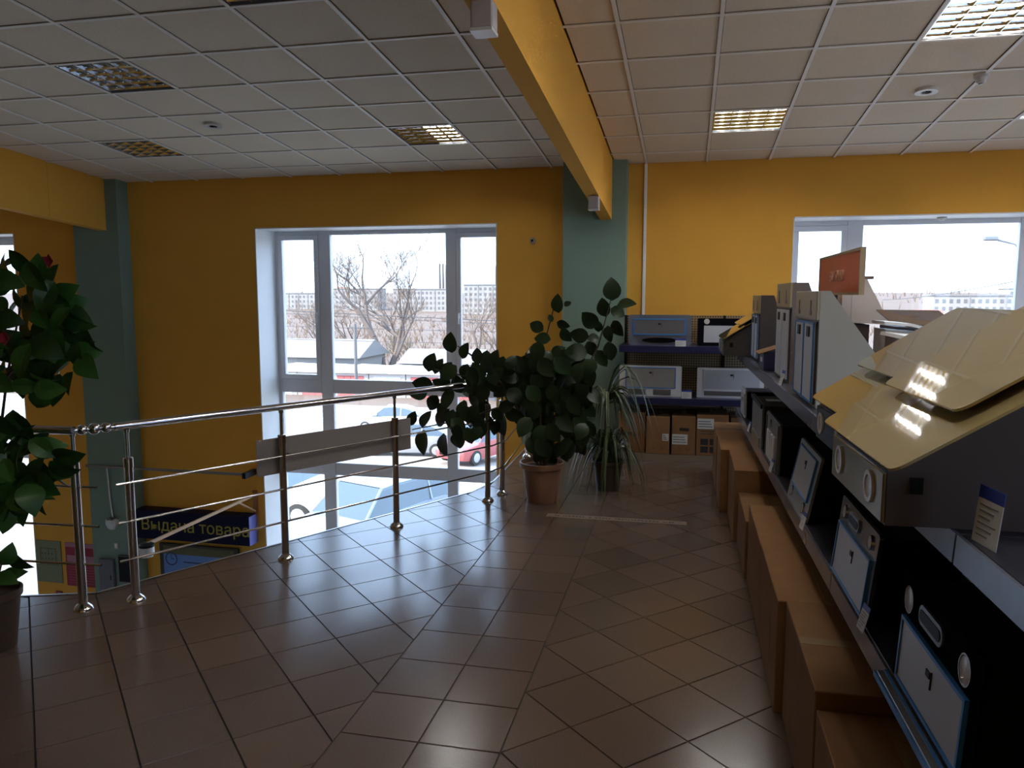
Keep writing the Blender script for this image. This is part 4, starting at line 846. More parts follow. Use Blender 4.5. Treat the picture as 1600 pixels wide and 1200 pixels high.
# ---------------------------------------------------------------- range hoods
def frame_rect(mb, x0, x1, z0, z1, w, y0, y1):
    mb.box(x0, x1, y0, y1, z0, z0 + w); mb.box(x0, x1, y0, y1, z1 - w, z1)
    mb.box(x0, x0 + w, y0, y1, z0 + w, z1 - w); mb.box(x1 - w, x1, y0, y1, z0 + w, z1 - w)
    return mb
def rounded(x0, x1, z0, z1, r, n=4):
    pts = []
    for cx, cz, a0 in ((x1 - r, z0 + r, -90), (x1 - r, z1 - r, 0), (x0 + r, z1 - r, 90), (x0 + r, z0 + r, 180)):
        for k in range(n + 1):
            a = math.radians(a0 + 90 * k / n)
            pts.append((cx + r * math.cos(a), cz + r * math.sin(a)))
    return pts
def tilted(root, ang):
    o = bpy.data.objects.new('hood_panel', None)
    return o
def panel_hood(label, loc, rotz, w, h, depth, body_m, face_m, tilt=0.0, filt=None, film=None, lamps=(), slot=None, extras=None, corner=.012, filt_m=None, group='built-in hoods on the shelves'):
    """built-in range hood stood on edge with its underside facing the aisle (local -Y)"""
    t = thing('range_hood', label, 'range hood', loc, rotz, group)
    lean = math.tan(tilt)
    def sh(mb):
        mb.v = [(x, y + z * lean, z) for x, y, z in mb.v]
        return mb
    sh(MB().prism(rounded(0, w, 0, h, corner), 0, .012, 'y')).build('face_panel', face_m, t)
    sh(MB().cbox(.03, w - .03, .012, depth, .012, h - .015, .005)).build('body', body_m, t)
    if filt:
        x0, x1, z0, z1 = filt
        f = sh(MB().box(x0, x1, -.006, .0, z0, z1)).build('grease_filter', filt_m or M_FILTER, t)
        if film: sh(frame_rect(MB(), x0 - .004, x1 + .004, z0 - .004, z1 + .004, film, -.010, 0)).build('film_edging', M_BLUEFILM, f, label='blue protective film')
        lx = (x0 + x1) / 2
        sh(MB().box(lx - .012, lx + .012, -.009, -.006, z1 - .055, z1 - .04).box(lx + .02, lx + .023, -.009, -.006, z1 - .075, z1 - .035)).build('filter_latch', M_BLACK, f)
    for (cx, cz, r) in lamps:
        lm = sh(MB().lathe([(r, .0), (r, -.004), (r * .9, -.006), (.001, -.006)], 20, (cx, 0, cz), 'y')).build('lamp', M_LAMP, t, True)
        sh(MB().ring(r, r * 1.12, -.007, .0, (cx, 0, cz))).build('lamp_ring', M_STEEL, lm, True)
    if slot:
        x0, x1, z0, z1 = slot
        s = sh(MB().prism(rounded(x0, x1, z0, z1, (z1 - z0) / 2 - .001), -.006, 0, 'y')).build('control_plate', M_GREYM, t)
        g = (z1 - z0) * .22
        sh(MB().prism(rounded(x0 + g, x1 - g, z0 + g, z1 - g, (z1 - z0) / 2 - g - .001), -.008, -.006, 'y')).build('control_slot', M_BLACK, s)
    if extras: extras(t, sh)
    return t
SIDE = -math.pi / 2 + GR
def visor_bar(t, sh):
    sh(MB().cbox(.0, .52, -.040, .0, .0, .016, .002)).build('pull_out_visor', M_GREYM, t)
    sh(MB().box(.0, .52, -.046, -.040, .001, .015).box(.0, .52, -.022, -.014, .016, .019)).build('film_edging', M_BLUEFILM, t, label='blue protective film')
ZL, ZU = .620, 1.119
# lower shelf, from near to far (local x runs towards the viewer)
panel_hood('black built-in hood with blue-edged filter at lower right', (.537, 2.085, ZL), SIDE, .52, .292, .26, M_BLACK, M_BLACKGL, .06, (.05, .47, .03, .185), .009, ((.075, .238, .030), (.445, .238, .030)), (.15, .31, .215, .262), visor_bar, corner=.02)
panel_hood('silver built-in hood with blue-edged filter, next beyond the black hood', (.524, 2.90, ZL), SIDE, .50, .278, .25, M_BLACK, mat('polished_hood_steel', (.42, .42, .44), .16, metal=.9), .11, (.035, .465, .02, .19), .007, ((.075, .236, .022), (.425, .236, .022)), (.14, .28, .215, .258))
panel_hood('grey built-in hood with large filter and blue film, below the glass hoods', (.500, 3.985, ZL), SIDE, .52, .288, .24, M_BLACK, mat('dull_hood_steel', (.36, .37, .38), .3, metal=.6), .20, (.05, .47, .085, .265), .005, ((.10, .045, .022), (.42, .045, .022)), None)
def stripes(t, sh):
    for k in range(4):
        sh(MB().cbox(.10 + k * .085, .165 + k * .085, -.012, 0, .03, .19, .003)).build('white_slat', M_HOODW, t)
    sh(frame_rect(MB(), .02, .54, .01, .275, .008, -.008, 0)).build('face_trim', M_GREYM, t)
panel_hood('dark boxy hood with pale vertical slats on the lower shelf', (.482, 4.935, ZL), SIDE, .56, .285, .30, M_BLACK, M_GREYM, .02, None, None, ((.2, .235, .02),), None, stripes)
def labels_top(t, sh):
    MB().box(.30, .40, .05, .15, .2875, .289).build('paper_sticker', M_PAPER, t)
    MB().cbox(.0, .60, -.012, .0, .262, .292, .003).build('visor', M_BLACK, t)
    sh(MB().box(.09, .53, -.012, 0, .005, .06)).build('glass_strip', mat('greenish_glass_strip', (.25, .28, .24), .15), t)
panel_hood('grey boxy hood with black visor and paper sticker on its top', (.462, 5.735, ZL), SIDE, .60, .290, .30, mat('graphite_body', (.06, .055, .05), .5), M_GREYM, 0, None, None, (), None, labels_top)
panel_hood('small white-fronted hood at the far end of the lower shelf', (.455, 6.80, ZL), SIDE, .36, .225, .28, M_BLACK, M_HOODW, 0, (.03, .33, .02, .19), None, (), None)

def wedge_hood(label, loc, rotz, w, h, body_m, top_m, top_depth, base_depth, cut, film=True, cap=None):
    """wall hood stood upright: flat front with two upright filters, sloping back"""
    t = thing('range_hood', label, 'range hood', loc, rotz, 'wedge hoods on the upper shelf')
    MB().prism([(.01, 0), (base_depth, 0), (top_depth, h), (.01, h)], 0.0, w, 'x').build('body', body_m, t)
    MB().cbox(0, w, -.004, .01, cut, h, .003).build('fascia', top_m, t)
    m = w * .07
    wf = (w - 2 * m - .012) / 2
    MB().box(m - .012, w - m + .012, .002, .0098, .012, cut - .006).build('filter_recess', mat('dark_recess_paint', (.05, .05, .07), .5), t)
    for k in range(2):
        x0 = m + k * (wf + .012)
        f = MB().cbox(x0, x0 + wf, -.006, .004, .02, cut - .014, .002).build('grease_filter', mat('pale_filter_panel', (.60, .60, .64), .4), t)
        if film: frame_rect(MB(), x0 - .003, x0 + wf + .003, .017, cut - .011, .008, -.009, -.002).build('film_edging', M_BLUEFILM, f, label='blue protective film')
        MB().box(x0 + wf * .35, x0 + wf * .62, -.011, -.006, cut - .075, cut - .03).build('filter_latch', M_BLACK, f)
    for k in range(2):
        xx = w * (.2 + .55 * k)
        MB().box(xx, xx + .01, -.007, -.004, cut + .03, h - .04).box(xx - .012, xx + .03, -.007, -.004, cut + .02, cut + .04).build('switch_mark', mat('grey_print', (.16, .15, .13), .5), t)
    if cap: cap(t)
    return t
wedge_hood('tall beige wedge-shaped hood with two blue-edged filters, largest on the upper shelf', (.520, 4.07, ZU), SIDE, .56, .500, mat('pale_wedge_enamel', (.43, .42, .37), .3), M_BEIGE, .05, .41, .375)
wedge_hood('beige wedge hood with box top, just beyond the largest wedge hood', (.525, 4.985, ZU), SIDE, .53, .550, mat('brown_hood_side', (.16, .13, .12), .4), mat('tan_enamel', (.36, .29, .17), .35), .09, .30, .415, film=False)  # body is a darker brown than the tan fascia
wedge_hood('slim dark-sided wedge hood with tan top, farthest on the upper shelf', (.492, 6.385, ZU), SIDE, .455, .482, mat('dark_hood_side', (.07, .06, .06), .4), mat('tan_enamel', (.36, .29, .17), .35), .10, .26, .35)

M_TGLASS = mat('tan_glass_plate', (.40, .32, .15), .03, spec=.9, coat=1.0)
M_GGLASS = mat('greyish_glass_plate', (.32, .30, .22), .03, spec=.9, coat=1.0)
def inclined_hood(label, loc, rotz, w, bw, plate_m, up_m, side_m, face_m, up_w=None, up_len=.42, low_len=.40):
    """slanted hood: boxy body, lower and upper glass plates leaning back"""
    t = thing('range_hood', label, 'range hood', loc, rotz, 'slanted glass hoods on the upper shelf')
    o = (w - bw) / 2
    ca, sa = math.cos(math.radians(32)), math.sin(math.radians(32))
    MB().prism([(.015, 0), (.46, 0), (.46, .40), (.40, .366), (.035, .128), (.015, .115)], o, o + bw, 'x').build('body', side_m, t)
    fp = MB().cbox(o + .002, o + bw - .002, .007, .016, .004, .112, .002).build('lamp_panel', face_m, t)
    for q in (.20, .80):
        c = (o + bw * q, .007, .062)
        MB().ring(.026, .036, -.006, .0, c).build('lamp_ring', M_HOODW, fp, True)
        MB().lathe([(.026, -.002), (.02, -.004), (.001, -.004)], 18, c, 'y').build('lamp', M_LAMP, fp, True)
    MB().box(o + bw - .001, o + bw + .003, .06, .085, .07, .105).build('socket', M_BLACK, t)
    def plate(name, x0, x1, y0, z0, L, m, th=.006, r=.03):
        mb = MB(); pts = rounded(x0, x1, 0, L, r)
        n = len(pts)
        def P(p, d): return (p[0], y0 + p[1] * ca - d * sa, z0 + p[1] * sa + d * ca)
        mb.add([P(p, 0) for p in pts] + [P(p, th) for p in pts], [tuple(range(n)), tuple(range(2 * n - 1, n - 1, -1))] + [(i, i + n, (i + 1) % n + n, (i + 1) % n) for i in range(n)])
        return mb.build(name, m, t)
    plate('lower_glass', 0, w, .0, .130, low_len, plate_m)
    uw = up_w or w * .85
    a = (w - uw) / 2
    MB().prism([(.18, .247), (.32, .334), (.32, .352), (.18, .265)], w * .25, w * .75, 'x').build('standoff', M_BLACK, t)
    plate('upper_glass', a, a + uw, .135, .245, up_len, up_m)
    return t
inclined_hood('large slanted hood with two tan glass plates, nearest the viewer', (.376, 2.285, ZU), SIDE + .02, .645, .47, M_TGLASS, M_TGLASS, M_SIDEBR, mat('tan_polished_steel', (.30, .25, .17), .22, metal=.8), up_w=.52, up_len=.50)
inclined_hood('slanted hood with greyish glass plates, just behind the nearest glass hood', (.425, 2.835, ZU), SIDE + .02, .52, .42, M_TGLASS, M_GGLASS, M_SIDEBR, M_BLACK, up_w=.50, up_len=.36)
inclined_hood('small slanted dark hood with tan glass edges at the far shelf end', (.258, 7.02, ZU), SIDE, .62, .50, M_TGLASS, M_TGLASS, mat('dark_grey_hood_side', (.10, .09, .085), .4), M_GREYM, up_w=.58, up_len=.34, low_len=.36)

# hoods standing on the far side of the row
cw = thing('range_hood', 'cream wedge hood with brown top cap behind the orange sign', 'range hood', (0, 5.2, 0), 0, 'hoods on the far side of the row')
MB().prism([(.93, 1.435), (1.215, 1.42), (1.07, 1.70), (.93, 1.70)], 0, .55, 'y').build('body', M_CREAM, cw)
MB().prism([(.92, 1.70), (1.105, 1.70), (1.105, 1.718), (.92, 1.718)], -.01, .56, 'y').build('top_cap', mat('brown_cap', (.16, .11, .09), .4), cw)
MB().box(.985, .9865, -.0008, 0, 1.43, 1.70).build('panel_seam', M_INK, cw)
MB().box(.80, 1.10, .02, .53, 1.119, 1.42).build('motor_housing', mat('dark_brown_housing', (.055, .035, .03), .45), cw)
dk = thing('range_hood', 'hood with a tilted dark grey glass plate before the right window', 'range hood', (1.14, 4.62, ZU), 0, 'hoods on the far side of the row')
def slab(pts, th):
    a, b_, c_, d_ = [Vector(p) for p in pts]
    n = (b_ - a).cross(d_ - a).normalized() * th
    return MB().add([tuple(v) for v in (a, b_, c_, d_)] + [tuple(v + n) for v in (a, b_, c_, d_)], [(0, 1, 2, 3), (7, 6, 5, 4), (0, 4, 5, 1), (1, 5, 6, 2), (2, 6, 7, 3), (3, 7, 4, 0)])
slab([(-.05, .0, .325), (.29, 0, .305), (.29, .40, .388), (-.05, .40, .392)], .006).build('glass_plate', mat('dark_grey_glass', (.10, .09, .095), .12), dk)
MB().prism([(-.03, 0), (.20, 0), (.20, .30), (-.03, .31)], .03, .38, 'y').build('body', M_SIDEBR, dk)
wc = thing('range_hood', 'white slim hood with curved visor behind the wedge hoods', 'range hood', (.965, 3.72, ZU), 0, 'hoods on the far side of the row')
MB().prism([(.0, 0), (.36, 0), (.36, .26), (.0, .29)], .0, .50, 'y').build('body', mat('brown_wood_body', (.16, .11, .08), .5, var=.2, vscale=4, stretch=(2, 2, 25)), wc)
cv = [(-.02, .285), (.30, .258), (.40, .23), (.46, .18)]
MB().prism(cv + [(p[0] + .004, p[1] + .016) for p in reversed(cv)], -.02, .52, 'y').build('curved_visor', M_HOODW, wc)
wd = thing('range_hood', 'grey hood with rounded white canopy beside the dark glass plate', 'range hood', (.98, 4.28, ZU), 0, 'hoods on the far side of the row')
MB().prism([(0, 0), (.24, 0), (.26, .24), (.22, .29), (.0, .31)], 0, .26, 'y').build('body', mat('light_grey_enamel', (.40, .40, .38), .35), wd)
cv = [(-.01, .335), (.12, .325), (.2, .305), (.25, .27)]
MB().prism(cv + [(p[0], p[1] + .015) for p in reversed(cv)], -.01, .27, 'y').build('canopy', M_HOODW, wd)

# hoods on the back shelf (face the viewer)
def oval(t, sh):
    e = [(.30 + .17 * math.cos(k * math.pi / 12), .05 + .026 * math.sin(k * math.pi / 12)) for k in range(24)]
    MB().prism(e, -.008, 0, 'y').build('control_oval', M_BLACKGL, t)
    e = [(.24 + .15 * math.cos(k * math.pi / 12), .05 + .033 * math.sin(k * math.pi / 12)) for k in range(24)]
    MB().prism(e, -.004, 0, 'y').build('oval_rim', M_GREYM, t)
M_BLUEGREY = mat('blue_grey_film_steel', (.17, .19, .25), .3, metal=.3)
panel_hood('grey rounded hood with blue film and black oval on the upper back shelf', (-.566, 7.69, 1.118), 0, .60, .296, .26, M_BLACK, M_BLUEGREY, .0, (.05, .54, .105, .255), .012, (), None, oval, corner=.03, filt_m=dots_mat('dull_filter', (.20, .19, .20), (.12, .115, .12), 200, .4, .2, .36), group='hoods on the back shelf')
def dial(t, sh):
    MB().lathe([(.026, 0), (.026, -.008), (.02, -.010), (.001, -.010)], 20, (.085, 0, .235), 'y').build('dial', M_LAMP, t, True)
panel_hood('black hood with pale filter and round dial on the upper back shelf', (.090, 7.70, 1.118), 0, .60, .265, .26, M_BLACK, M_BLACKGL, 0, (.06, .54, .035, .195), None, (), None, dial, filt_m=mat('pale_grey_filter', (.42, .43, .46), .45), group='hoods on the back shelf')
def plates(t, sh):
    for x0 in (.09, .33):
        MB().cbox(x0, x0 + .17, -.006, 0, .015, .07, .003).build('lamp_plate', M_GREYM, t)
panel_hood('white hood with blue-edged filter and two grey plates on the lower back shelf', (-.648, 7.69, .618), 0, .60, .300, .26, M_HOODW, M_HOODW, 0, (.065, .54, .085, .28), .008, (), None, plates, group='hoods on the back shelf', filt_m=mat('beige_filter', (.33, .31, .29), .45))
def strip(t, sh):
    MB().cbox(.07, .56, -.006, 0, .022, .066, .003).build('light_strip', M_GREYM, t)
panel_hood('white hood with plain filter and one grey strip on the lower back shelf', (.098, 7.70, .618), 0, .62, .290, .26, M_HOODW, M_HOODW, 0, (.06, .58, .085, .27), None, (), None, strip, group='hoods on the back shelf', filt_m=mat('pale_grey_filter', (.42, .43, .46), .45))

# price cards
def price_card(label, loc, rotz, w=.06, h=.08, lean=.25):
    t = thing('price_card', label, 'price card', loc, rotz, 'price cards on the shelves')
    l = math.tan(lean)
    m = MB().box(0, w, 0, .0015, 0, h * .78); m.v = [(x, y + z * l, z) for x, y, z in m.v]; m.build('card', M_PAPER, t)
    m = MB().box(0, w, 0, .0018, h * .78, h); m.v = [(x, y + z * l, z) for x, y, z in m.v]; m.build('header', mat('blue_card_header', (.02, .04, .30), .5), t)
    m = MB()
    for k in range(6):
        zz = h * (.66 - k * .105)
        m.box(w * .12, w * (.85 - .13 * (k % 3)), -.0006, 0, zz, zz + h * .028)
    m.v = [(x, y + z * l, z) for x, y, z in m.v]; m.build('print', mat('grey_small_print', (.22, .22, .24), .6), t)
price_card('large price card with blue header on the near upper shelf', (.560, 1.668, 1.119), SIDE + .15, .085, .112, .1)
price_card('price card in front of the silver built-in hood', (.512, 2.40, .62), SIDE + .1, .055, .075)
price_card('price card in front of the grey filter hood', (.482, 3.42, .62), SIDE + .1, .055, .07)
price_card('price card at the foot of the wedge hoods', (.487, 4.43, 1.119), SIDE + .1, .06, .08)
price_card('price card in front of the slatted hood', (.462, 4.52, .62), SIDE + .1, .055, .07)
price_card('price card by the boxy hood with the visor', (.438, 5.85, .62), SIDE + .1, .055, .07)
price_card('price card standing by the grey rounded hood on the back shelf', (-.115, 7.585, 1.118), 0, .10, .072, .1)
price_card('price card between the two white hoods on the back shelf', (-.045, 7.60, .618), 0, .095, .08, .1)
bb = thing('small_box', 'small dark blue box with brown open lid between the wedge hoods', 'box', (.475, 5.47, ZU), SIDE, None)
MB().cbox(0, .24, 0, .12, 0, .115, .003).build('carton', mat('navy_print_carton', (.02, .022, .07), .5), bb)
slab([(-.005, -.03, .105), (.245, -.03, .105), (.245, .12, .155), (-.005, .12, .155)], .004).build('lid', M_CARD, bb)
MB().box(.07, .17, -.0015, 0, .05, .078).build('paper_label', M_PAPER, bb)

# orange section sign over the row
sg = thing('section_sign', 'orange section sign standing above the hood row', 'sign', (.85, 5.56, 0), -math.pi / 2 + .004)
MB().cbox(0, 1.22, 0, .02, 1.615, 1.835, .002).build('board', mat('orange_sign_face', (.50, .075, .02), .45, var=.05), sg)
frame_rect(MB(), -.012, 1.232, 1.603, 1.847, .014, -.003, .024).build('rim', mat('tan_sign_rim', (.32, .24, .14), .45), sg)
MB().box(-.03, -.012, -.003, .024, 1.603, 1.847).build('end_cap', mat('violet_end_cap', (.05, .02, .11), .5), sg)
text_mesh('ВЫТЯЖКИ', .085, mat('pale_orange_print', (.62, .30, .18), .5), 'lettering', sg, (.60, -.002, 1.685), FACE_Y, align='CENTER')
MB().box(.10, .14, .0, .02, 1.12, 1.605).box(.50, .54, 0, .02, 1.12, 1.605).build('bracket', M_DARKSHELF, sg)

# ---------------------------------------------------------------- cardboard boxes
def carton(label, x0, x1, y0, y1, z0, z1, group, rot=0, tape_axis='y', marks=None, tape=True):
    t = thing('cardboard_box', label, 'box', (x0, y0, z0), rot, group)
    w, d, h = x1 - x0, y1 - y0, z1 - z0
    MB().cbox(0, w, 0, d, 0, h, .003).build('carton', M_CARD, t)
    if tape:
        if tape_axis == 'y': MB().box(w / 2 - .025, w / 2 + .025, .002, d - .002, h - .0005, h + .0012).build('tape', M_TAPE, t)
        else: MB().box(.002, w - .002, d / 2 - .025, d / 2 + .025, h - .0005, h + .0012).build('tape', M_TAPE, t)
    if marks: marks(t, w, d, h)
    return t
GB = 'boxes on the floor under the side shelves'
def lex(t, w, d, h):
    text_mesh('LEX', .05, M_INK, 'lettering', t, (.30, .26, h + .001), (0, 0, -math.pi / 2), extrude=.0004)
def stains(t, w, d, h):
    MB().box(-.0012, 0, d * .3, d * .34, h * .25, h * .7).build('printed_mark', mat('faded_print', (.15, .09, .045), .8), t)
carton('low cardboard box nearest the viewer, in the bottom right corner', .392, .79, 1.55, 2.285, 0, .405, GB, marks=stains)
carton('cardboard box with LEX printed on top, second from the viewer', .388, .775, 2.295, 2.985, 0, .455, GB, tape_axis='x', marks=lex)
carton('long cardboard box third from the viewer under the side shelves', .358, .76, 2.995, 3.68, 0, .450, GB, marks=stains)
carton('cardboard box with worn top edge, fourth from the viewer', .358, .75, 3.685, 4.43, 0, .440, GB)
carton('lower cardboard box with open looking top, fifth from the viewer', .345, .73, 4.46, 5.13, 0, .335, GB)
carton('taller cardboard box sixth from the viewer under the side shelves', .318, .715, 5.15, 5.84, 0, .475, GB)
carton('cardboard box seventh from the viewer, sticking out past its neighbours', .258, .70, 5.86, 6.50, 0, .47, GB, marks=stains)
carton('cardboard box at the far end of the side row', .252, .68, 6.52, 7.25, 0, .455, GB, tape_axis='x')
GC = 'boxes on the base of the back shelf'
def sticker(x0, x1, z0, z1, word=None, hole=None, grid=False):
    def f(t, w, d, h):
        if x1 > x0:
            s = MB().box(x0, x1, -.0012, 0, z0, z1).build('paper_label', M_PAPER, t)
            m = MB()
            for k in range(3):
                zz = z0 + (z1 - z0) * (.2 + .25 * k)
                m.box(x0 + .008, x1 - .012 - .01 * k, -.0018, -.0012, zz, zz + .006)
            m.build('small_print', M_INK, s)
        if word: text_mesh(word, .052, M_INK, 'lettering', t, (w * .36, -.001, h * .42), FACE_Y, extrude=.0006)
        if hole: MB().prism(rounded(w * .32, w * .74, h * .62, h * .70, .012), -.001, .0, 'y').build('hand_hole', M_INK, t)
        if grid:
            for i in range(2):
                for j in range(2):
                    MB().box(.04 + i * .085, .11 + i * .085, -.001, 0, .03 + j * .075, .09 + j * .075).build('printed_square', M_INK, t)
            for k in range(4): MB().box(.04, .2, -.001, 0, .21 + k * .025, .216 + k * .025).build('printed_line', M_INK, t)
        else:
            MB().box(w * .3, w * .36, -.001, 0, .05, .07).box(w * .62, w * .8, -.001, 0, .05, .062).build('printed_mark', mat('faded_print', (.15, .09, .045), .8), t)
    return f
carton('leftmost cardboard box under the back shelf, with a low white label', -.640, -.385, 7.60, 8.05, .07, .465, GC, marks=sticker(.012, .075, .05, .13, 'Haier'))
carton('second cardboard box from the left under the back shelf, plain front', -.372, -.150, 7.58, 8.05, .07, .435, GC, marks=sticker(.155, .215, .13, .20))
carton('third cardboard box under the back shelf, with hand hole and wide label', -.128, .094, 7.58, 8.05, .07, .445, GC, marks=sticker(.005, .15, .10, .20, None, True))
carton('fourth cardboard box under the back shelf, with black printed squares', .104, .40, 7.58, 8.05, .07, .465, GC, marks=sticker(.008, .16, .26, .36, None, None, True))
carton('cardboard box with torn tape at the right end of the back shelf', .42, .80, 7.62, 8.05, .07, .44, GC, tape_axis='x')

# floor sticker
fs = thing('floor_strip', 'worn narrow printed strip stuck across the floor tiles', 'floor sticker', (-.975, 5.445, 0.0), .004)
MB().box(0, 1.0, 0, .085, .0003, .0012).build('film', mat('worn_translucent_film', (.20, .145, .115), .4, var=.2, vscale=20), fs)
m = MB(); xx = .06
rr = random.Random(3)
while xx < .93:
    w_ = rr.uniform(.008, .022)
    if rr.random() > .14: m.box(xx, xx + w_, .028, .058, .0012, .0016)
    xx += w_ + .007
m.build('faded_marks', mat('faded_dark_marks', (.09, .065, .05), .7), fs)

# ---------------------------------------------------------------- small fittings in the hall
cd = MB().cbox(-.475, -.445, WALL_Y - .022, WALL_Y, 1.0, 2.935, .003).build('cable_conduit', M_WHITE); tag(cd, 'white vertical cable conduit on the yellow wall right of the pillar', 'conduit')
sn_ = thing('wall_sensor', 'small pale sensor on the wall between window and pillar', 'sensor', (-1.64, WALL_Y, 2.18))
MB().lathe([(.035, 0), (.035, -.012), (.022, -.035), (.001, -.04)], 16, (0, 0, 0), 'y').build('housing', M_CREAM, sn_, True)
MB().box(-.012, .012, -.042, -.036, -.012, .012).build('lens', M_BLACK, sn_)
def beam_box(label, y):
    zb = ceil_z(y) - .586
    t = thing('beam_speaker', label, 'speaker', (-.825, y, zb), 0, 'boxes on the beam')
    MB().cbox(-.045, .045, -.045, .045, -.112, -.004, .006).build('housing', mat('grey_white_plastic', (.45, .42, .42), .4), t)
    MB().prism([(-.046, -.125), (.046, -.125), (.046, -.112), (-.046, -.112)], -.055, .046, 'y').build('front_lip', M_HOODW, t)
    MB().box(-.02, .02, -.02, .02, -.006, .004).build('bracket', M_GREYM, t)
beam_box('small grey box under the beam at the top edge', 3.15)
beam_box('small grey box under the beam close to the teal pillar', 6.90)
def ceil_dev(label, x, y, kind):
    z = ceil_z(y)
    t = thing('ceiling_sensor', label, 'ceiling sensor', (x, y, z), 0, 'round ceiling sensors')
    t.rotation_euler = (-SLOPE, 0, 0)
    if kind == 'ring':
        MB().ring(.038, .078, -.014, .006, (0, 0, 0), 24, 'z').build('ring', M_HOODW, t, True)
        MB().lathe([(.038, .006), (.038, -.003), (.03, -.006), (.001, -.006)], 18).build('core', mat('brown_sensor_core', (.05, .035, .02), .5), t, True)
        for k in range(3): MB().box(-.025 + k * .02, -.015 + k * .02, -.012, .012, -.016, -.006).build('fin', M_BLACK, t)
    else:
        MB().lathe([(.05, .004), (.05, -.018), (.036, -.03), (.030, -.05), (.022, -.056), (.001, -.056)], 20).build('housing', M_HOODW, t, True)
        MB().lathe([(.018, -.055), (.015, -.062), (.001, -.062)], 12).build('tip', M_GREYM, t, True)
ceil_dev('dark centred ring sensor on the left ceiling', -4.13, 6.33, 'ring')
ceil_dev('white ring sensor on the right ceiling below the corner light', 1.656, 6.416, 'ring')
ceil_dev('white stepped detector on the right ceiling beside the ring sensor', 1.931, 6.151, 'dome')
rs = thing('reveal_sensor', 'tiny round fitting under the right window head', 'sensor', (2.40, 8.5, 2.363))
MB().lathe([(.045, 0), (.045, -.015), (.03, -.024), (.001, -.026)], 18).build('housing', M_CREAM, rs, True)
MB().lathe([(.02, -.02), (.018, -.034), (.001, -.034)], 12).build('lens', M_WHITE, rs, True)

# lower hall: pickup sign, notices, bracket lamp
ps = thing('pickup_sign', 'dark blue lightbox sign with yellow Cyrillic lettering below the gallery', 'sign', (-6.60, 8.10, -1.375))
MB().cbox(0, 1.565, 0, .178, 0, .36, .004).build('box', mat('navy_sign_face', (.006, .007, .030), .5, spec=.1), ps)
MB().box(1.5655, 1.572, .0, .178, .004, .356).build('end_face', mat('lilac_sign_end', (.16, .17, .50), .4), ps)
text_mesh('Выдача товара', .205, mat('yellow_sign_letters', (.36, .31, .03), .5), 'lettering', ps, (.085, -.002, .115), FACE_Y, extrude=.003)
nb = thing('info_board', 'dark framed board with a blue poster under the pickup sign', 'board', (-6.38, 8.24, -2.40))
MB().cbox(0, 1.10, 0, .03, 0, .93, .004).build('frame', mat('dark_olive_frame', (.035, .03, .015), .5), nb)
po = MB().box(.06, 1.04, -.004, 0, .05, .80).build('poster', mat('light_blue_poster', (.13, .27, .62), .5), nb)
MB().box(.06, 1.04, -.0045, 0, .80, .90).build('top_band', mat('olive_band', (.12, .11, .03), .5), nb)
MB().ring(.07, .085, -.006, -.004, (.17, 0, .74), 24).build('clock_ring', mat('dark_navy_print', (.02, .03, .10), .5), po)
MB().box(.166, .174, -.006, -.004, .74, .79).box(.17, .21, -.006, -.004, .736, .744).build('clock_hands', mat('dark_navy_print', (.02, .03, .10), .5), po)
text_mesh('до 15 минут', .075, MATS['dark_navy_print'], 'lettering', po, (.36, -.005, .61), FACE_Y, extrude=.001)
m = MB()
for k in range(5): m.box(.34 - .22 * (k > 0), .98 - .05 * (k % 2), -.0055, -.004, .70 - (.15 if k else 0) - k * .05, .715 - (.15 if k else 0) - k * .05)
m.build('small_print', MATS['dark_navy_print'], po)
pl_ = thing('evacuation_plan', 'pale green floor plan poster on the lower yellow wall', 'poster', (-8.255, 8.268, -2.13))
MB().box(0, .385, 0, .01, 0, .56).build('sheet', mat('pale_green_sheet', (.20, .22, .12), .6, var=.05), pl_)
m = frame_rect(MB(), .07, .31, .27, .46, .006, -.001, 0)
for i in range(4):
    for j in range(2): m.box(.09 + i * .05, .105 + i * .05, -.001, 0, .31 + j * .07, .325 + j * .07)
m.box(.04, .34, -.001, 0, .24, .245).box(.19, .195, -.001, 0, .36, .46)
m.build('plan_lines', M_INK, pl_)
rd = thing('red_notice', 'red and pink notice sheet beside the green plan', 'poster', (-7.80, 8.268, -2.15))
MB().box(0, .45, 0, .01, 0, .575).build('sheet', mat('crimson_sheet', (.30, .015, .045), .6), rd)
MB().box(.0, .45, -.0012, 0, .52, .575).box(.02, .43, -.0012, 0, .32, .41).build('pink_band', mat('pink_band', (.42, .18, .25), .6), rd)
m = MB()
for k in range(7): m.box(.03, .42, -.0012, 0, .04 + k * .036, .046 + k * .036)
m.build('printed_lines', mat('pale_red_lines', (.45, .12, .14), .6), rd)
sq_ = thing('small_red_sticker', 'tiny square red sticker below the green plan', 'sticker', (-7.99, 8.272, -2.34))
MB().box(0, .10, 0, .006, 0, .10).build('sheet', mat('dark_red_sheet', (.16, .02, .02), .6), sq_)
frame_rect(MB(), .02, .08, .02, .08, .012, -.001, 0).build('mark', mat('pink_band', (.42, .18, .25), .6), sq_)
bk = thing('black_board', 'black framed notice on the left pillar low down', 'board', (-6.84, 8.06, -1.95))
MB().cbox(0, .20, 0, .022, 0, .34, .003).build('panel', M_BLACK, bk)
frame_rect(MB(), 0, .20, 0, .34, .008, -.003, 0).build('frame', M_GREYM, bk)
gy = thing('grey_cabinet', 'flat grey cabinet on the left pillar beside the black notice', 'cabinet', (-7.10, 8.03, -2.12))
MB().cbox(0, .20, 0, .052, 0, .46, .004).build('case', mat('grey_violet_case', (.13, .13, .16), .5), gy)
MB().box(.165, .178, -.005, 0, .2, .26).build('handle', M_BLACK, gy)
